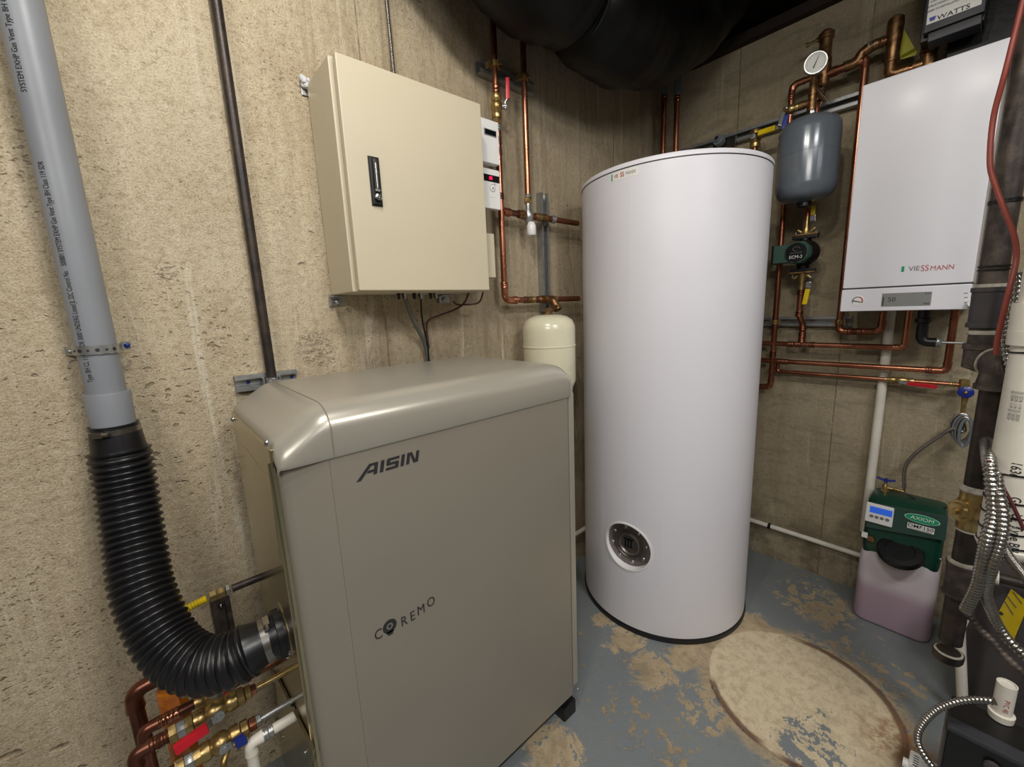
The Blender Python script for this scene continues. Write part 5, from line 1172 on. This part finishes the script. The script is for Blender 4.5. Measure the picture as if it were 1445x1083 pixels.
# ---- dark tank with yellow label, low right
dR = .16; dX = -.42; d_ = _ray(1368, 900); az_ = atan2(d_.y, d_.x); Dd = (dX - CAM.x) / cos(az_); dyc = CAM.y + (dX - CAM.x) * tan(az_ - asin(dR / Dd / 1.05))
dt = thing('dark_tank', 'dark grey cylindrical tank with a yellow sticker at lower right behind the conduits', 'tank', (dX, dyc, 0))
zt_ = PX(1410, 822, dX - .1).z
obj('shell', MB().lathe((dX, dyc, .0), Z_, [(0, dR * .96), (.01, dR), (zt_ - .03, dR), (zt_ - .01, dR * .9), (zt_, dR * .5), (zt_ + .003, .002)], 48), 'tank_dark', dt)
def dcyl(u, v):
    d = _ray(u, v); ox, oy = CAM.x - dX, CAM.y - dyc; A = d.x ** 2 + d.y ** 2; B = 2 * (ox * d.x + oy * d.y); C_ = ox * ox + oy * oy - (dR + .002) ** 2
    return CAM + d * ((-B - sqrt(max(B * B - 4 * A * C_, 0))) / 2 / A)
g0, g1, g2, g3 = (1427, 831), (1406, 870), (1431, 903), (1452, 852)
G = [[dcyl(g0[0] * (1 - s) * (1 - t) + g1[0] * s * (1 - t) + g2[0] * s * t + g3[0] * (1 - s) * t, g0[1] * (1 - s) * (1 - t) + g1[1] * s * (1 - t) + g2[1] * s * t + g3[1] * (1 - s) * t) for s in [i / 6 for i in range(7)]] for t in [i / 6 for i in range(7)]]
lb = obj('sticker', MB().ring(G, False, False), 'yellow_plastic', dt)
m = MB()
for (ua, va, ub, vb) in ((1422, 842, 1434, 858), (1418, 849, 1430, 868), (1430, 836, 1442, 852)):
    a, b = dcyl(ua, va), dcyl(ub, vb); m.tube([a, (a + b) / 2, b], .0014, 6)
a = dcyl(1413, 866); m.sphere(a, .005, 8)
obj('sticker_marks', m, 'ink', lb)
m = thing('appliance_pipe', 'dark horizontal pipe with white fitting on top of the dark grey tank', 'pipe', PX(1415, 815, -.55))
a = PX(1395, 812, -.55); obj('pipe', MB().tube([a, PX(1420, 818, -.55), PX(1460, 828, -.55)], .014, 14), 'black_iron', m); collar(m, PX(1402, 814, -.55), PX(1460, 828, -.55) - a, .014, .02, 'pvc_white', k=1.35)

# ---- green dosing unit
fx0 = -.215
du = thing('glycol_feeder', 'green-topped dosing unit on a translucent pink container on the floor by the wall', 'dosing unit', (-.12, -1.145, 0))
fy0, fy1 = -1.032, -1.258
zhead = PX(1225, 702, fx0).z; zj = PX(1208, 762, fx0).z
m = MB()
def rbox(z, x0, x1, y0, y1, r, n=6):
    out = []
    for (cx_, cy_, a0) in ((x1 - r, y1 - r, 0), (x0 + r, y1 - r, pi / 2), (x0 + r, y0 + r, pi), (x1 - r, y0 + r, 3 * pi / 2)):
        for i in range(n + 1): a = a0 + pi / 2 * i / n; out.append(V((cx_ + r * cos(a), cy_ + r * sin(a), z)))
    return out
prof = [(0, .014), (.006, .004), (.02, 0), (zj - .09, 0), (zj - .05, .002), (zj - .02, .010), (zj - .005, .02), (zj + .01, .022)]
obj('container', MB().ring([rbox(z, fx0 + e, -.046 - e, fy1 + e, fy0 - e, .035) for z, e in prof]), 'glycol_container', du)
zt_ = zhead
hd = obj('head_cover', MB().ring([rbox(z, fx0 + e + f_, -.056 - e, fy1 + e, fy0 - e, .022) for z, e, f_ in ((zj - .065, .01, .005), (zj - .02, .005, 0), (zj + .0, .004, 0), (zj + .07, .004, .004), (zt_ - .02, .006, .014), (zt_ - .005, .012, .028), (zt_, .024, .04))]), 'head_green', du)
# slanted fascia
pq = lambda u, v, e=.0: PX(u, v, fx0 - .002 - e)
def plate(us_, e, th_, mat, parent, name):
    p_ = [pq(u, v, e) for u, v in us_]; n_ = len(p_); return obj(name, MB().add(p_ + [p + V((th_, 0, 0)) for p in p_], [tuple(range(n_)), tuple(reversed(range(n_, 2 * n_)))] + [(i, i + n_, (i + 1) % n_ + n_, (i + 1) % n_) for i in range(n_)], False), mat, parent)
plate(((1226, 709), (1338, 730), (1334, 764), (1222, 744)), .001, .006, 'head_panel', hd, 'fascia')
a, b = pq(1221, 711, .003), pq(1262, 744, .003)
dp = obj('controller', MB().box(fx0 - .012, fx0 + .002, pq(1261, 730).y, pq(1222, 720).y, pq(1240, 739).z, pq(1240, 712).z, .004), 'white_plastic', hd)
dq = pq(1242, 722.5, .01)
obj('display', MB().box(fx0 - .0128, fx0 - .011, dq.y - .034, dq.y + .030, dq.z - .011, dq.z + .014, .0003), 'lcd_blue', dp)
for i, u in enumerate((1229, 1236.5, 1244, 1252)): q = pq(u, 734, .01); obj('button', MB().lathe((fx0 - .0118, q.y, dq.z - .026), -X_, [(0, .0065), (.001, .006)], 14), 'ink_light', dp)
# oval logo
q = pq(1301, 733.5, .0035); tl = (pq(1326, 738) - pq(1276, 729)); tl.normalize(); up_ = Z_ - tl * Z_.dot(tl); up_.normalize(); tl = V((0, -1, 0)); up_ = V((0, 0, 1))
ow = (pq(1276, 729).y - pq(1327, 739).y) / 2
def oval(c, rx, rz, x): return MB().add([V((x, c.y - rx * cos(a), c.z + rz * sin(a))) for a in [i * 2 * pi / 32 for i in range(32)]], [tuple(range(32))], False)
obj('logo_oval', oval(q, ow, ow * .36, q.x - .0002), 'mint', hd, recalc=False); obj('logo_oval', oval(q, ow * .95, ow * .32, q.x - .0006), 'logo_green', hd, recalc=False)
text('AXIOM', .019, V((q.x - .001, q.y, q.z)), tl, up_, -X_, 'paper', hd, bold=.0, thick=0, shear=.15)
q = pq(1299, 746, .0035); obj('model_plate', MB().box(q.x - .0005, q.x + .001, q.y - .035, q.y + .035, q.z - .011, q.z + .011, .0004), 'paper', hd)
text('DMF150', .0175, V((q.x - .0012, q.y, q.z + .0025)), tl, up_, -X_, 'ink', hd, bold=.008, thick=0, wide=1.1); text('DIGITAL MINI SYSTEM FEEDER', .0045, V((q.x - .0012, q.y, q.z - .0075)), tl, up_, -X_, 'ink', hd, thick=0)
q = pq(1220, 755); obj('warning_sticker', MB().box(q.x - .0005, q.x + .001, q.y - .009, q.y + .009, q.z - .011, q.z + .011), 'paper', hd)
q = pq(1229, 762); obj('side_port', MB().lathe((fx0 + .01, q.y, q.z), V((-1, .2, 0)), [(0, .013), (.012, .013), (.014, .008)], 16), 'bronze', hd)
q = pq(1327, 790); screw(hd, (fx0 + .001, q.y, q.z), (-1, 0, 0), .004, 'zinc')
cc = PX(1270, 779, fx0 - .02); nd = V((-.5, 0, .87)).normalized()
zc2 = cc.z
obj('filler_cap', MB().lathe(cc - nd * .02, nd, [(-.012, .052), (.002, .056), (.006, .066), (.02, .066), (.026, .061), (.028, .042), (.024, .040), (.024, .001)], 32), 'black_plastic', du)
q = PX(1248, 696, -.12); vb = obj('outlet_valve', MB().lathe((-.12, q.y, zt_ - .004), Z_, [(0, .012), (.012, .012), (.014, .008), (.03, .009), (.034, .006), (.05, .004)], 14), 'brass', du)
zq = zt_ + .02; obj('outlet_arm', MB().lathe((-.12, q.y, zq), -Y_, [(0, .006), (.016, .006), (.018, .009), (.022, .009), (.024, .006), (.028, .009), (.032, .009), (.034, .005), (.055, .005)], 12), 'brass', vb)
obj('outlet_arm', MB().cyl((-.12, q.y - .054, zq - .004), (-.12, q.y - .054, zq + .022), .0045, seg=10), 'brass', vb)
m = MB()
for s_ in (-1, 1): m.obox((-.12, q.y + .014 * s_, zt_ + .05 + .002), (0, 1, .25 * s_), X_, Z_, .014, .006, .0035, .002)
obj('handle', m.lathe((-.12, q.y, zt_ + .043), Z_, [(0, .006), (.014, .006)], 12), 'blue_plastic', vb)
obj('power_cord', MB().tube(spline([(-.12, q.y - .06, zq - .005), PX(1290, 704, -.12), PX(1302, 713, -.12), PX(1320, 716, -.13), PX(1345, 716, -.13)], .01), .003, 8), 'black_plastic', du)

# ---- white pipes on walls
q = PX(1130, 757, -.03); zz = q.z
c = thing('condensate_pipe', 'thin white plastic pipe running low along the corner of the concrete walls behind the tank', 'pipe', (-.03, -.6, zz - .02))
pipe(c, [(-1.2, -.03, zz), (-.03, -.03, zz), (-.03, -1.12, zz)], .011, 'pvc_white', .015)
q = PX(1086, 742, -.03); obj('pipe_clip', MB().lathe((-.03, q.y, zz), Y_, [(-.006, .0112), (-.006, .014), (.006, .014), (.006, .0112)], 16), 'black_plastic', c)
q = PX(1235, 620, -.035); tag(obj('drain_riser', MB().cyl((-.035, PX(1238, 600, -.035).y, .3), (-.035, PX(1238, 600, -.035).y, 1.8), .0155, seg=20), 'pvc_white'), 'upright white plastic pipe on the right wall behind the copper pipes', 'pipe')
wq = PX(1357, 960, -.5)
tag(obj('drain_riser', MB().tube([PX(1360, 872, -.52), (PX(1354, 885, -.52)), PX(1357, 960, -.52), PX(1360, 1030, -.52)], .0125, 16), 'pvc_white'), 'white plastic pipe standing behind the capped end of the gas pipe', 'pipe')

# ---- condensate pump box bottom right
kz = .30
a = PZ(1339, 1019, kz); b = PZ(1444, 1083, kz); a2 = PZ(1337, 996, kz)
kp = thing('condensate_pump', 'black box-shaped pump at the bottom right corner with a white pipe stub on top', 'pump', (a.x + .03, a.y - .08, 0))
xf = (a.x + b.x) / 2; yL = a.y
xbk = a2.x
obj('tank_body', MB().box(xf, xf + .12, yL - .24, yL, .0, kz - .004, .004), 'black_plastic', kp)
obj('lid', MB().box(xf - .003, xf + .035, yL - .24, yL + .002, kz - .012, kz, .003), 'dark_frame', kp)
obj('side_plate', MB().box(xf + .004, xf + .115, yL, yL + .004, .01, kz - .016, .001), 'tank_dark', kp)
q = PZ(1412, 1012, kz); zs_ = .092
obj('socket', MB().lathe((q.x, q.y, kz - .002), Z_, [(0, .021), (.016, .022), (.017, .019)], 28), 'pvc_white', kp)
sb_ = obj('pipe_stub', MB().lathe((q.x, q.y, kz), Z_, [(0, .0165), (zs_, .0168), (zs_, .0145), (zs_ - .004, .0145), (zs_ - .004, .001)], 28), 'pvc_white', kp)
as_ = atan2(CAM.y - q.y, CAM.x - q.x); text('PVC 40', .012, X_, X_, Y_, Z_, 'logo_red', sb_, fn=cylfn(q.x, q.y, .0168, as_ + .3, kz + .043), wide=.9)
tag(obj('coin_cap', MB().lathe(PX(1400, 1083, xf - .004), -X_, [(0, .014), (.006, .013), (.008, .009)], 20), 'tank_dark'), 'round grey cap on the face of the black pump box', 'cap')
q = PZ(1288, 1066, .06); 
pg = thing('white_adapter', 'small white slotted plastic box at the bottom edge under the looping conduit', 'adapter', (q.x, q.y, 0))
a = PZ(1285, 1057, .10); 
obj('housing', MB().box(a.x - .05, a.x + .0, a.y - .06, a.y, .0, .10, .004), 'white_plastic', pg)
for i in range(5): obj('slot', MB().box(a.x - .049 + i * .008, a.x - .0465 + i * .008, a.y - .018, a.y - .008, .0995, .1006), 'ink', pg)
obj('plug_ear', MB().lathe((a.x - .04, a.y + .004, .085), Y_, [(-.006, .012), (.006, .012), (.006, .006), (-.006, .006)], 16), 'white_plastic', pg)
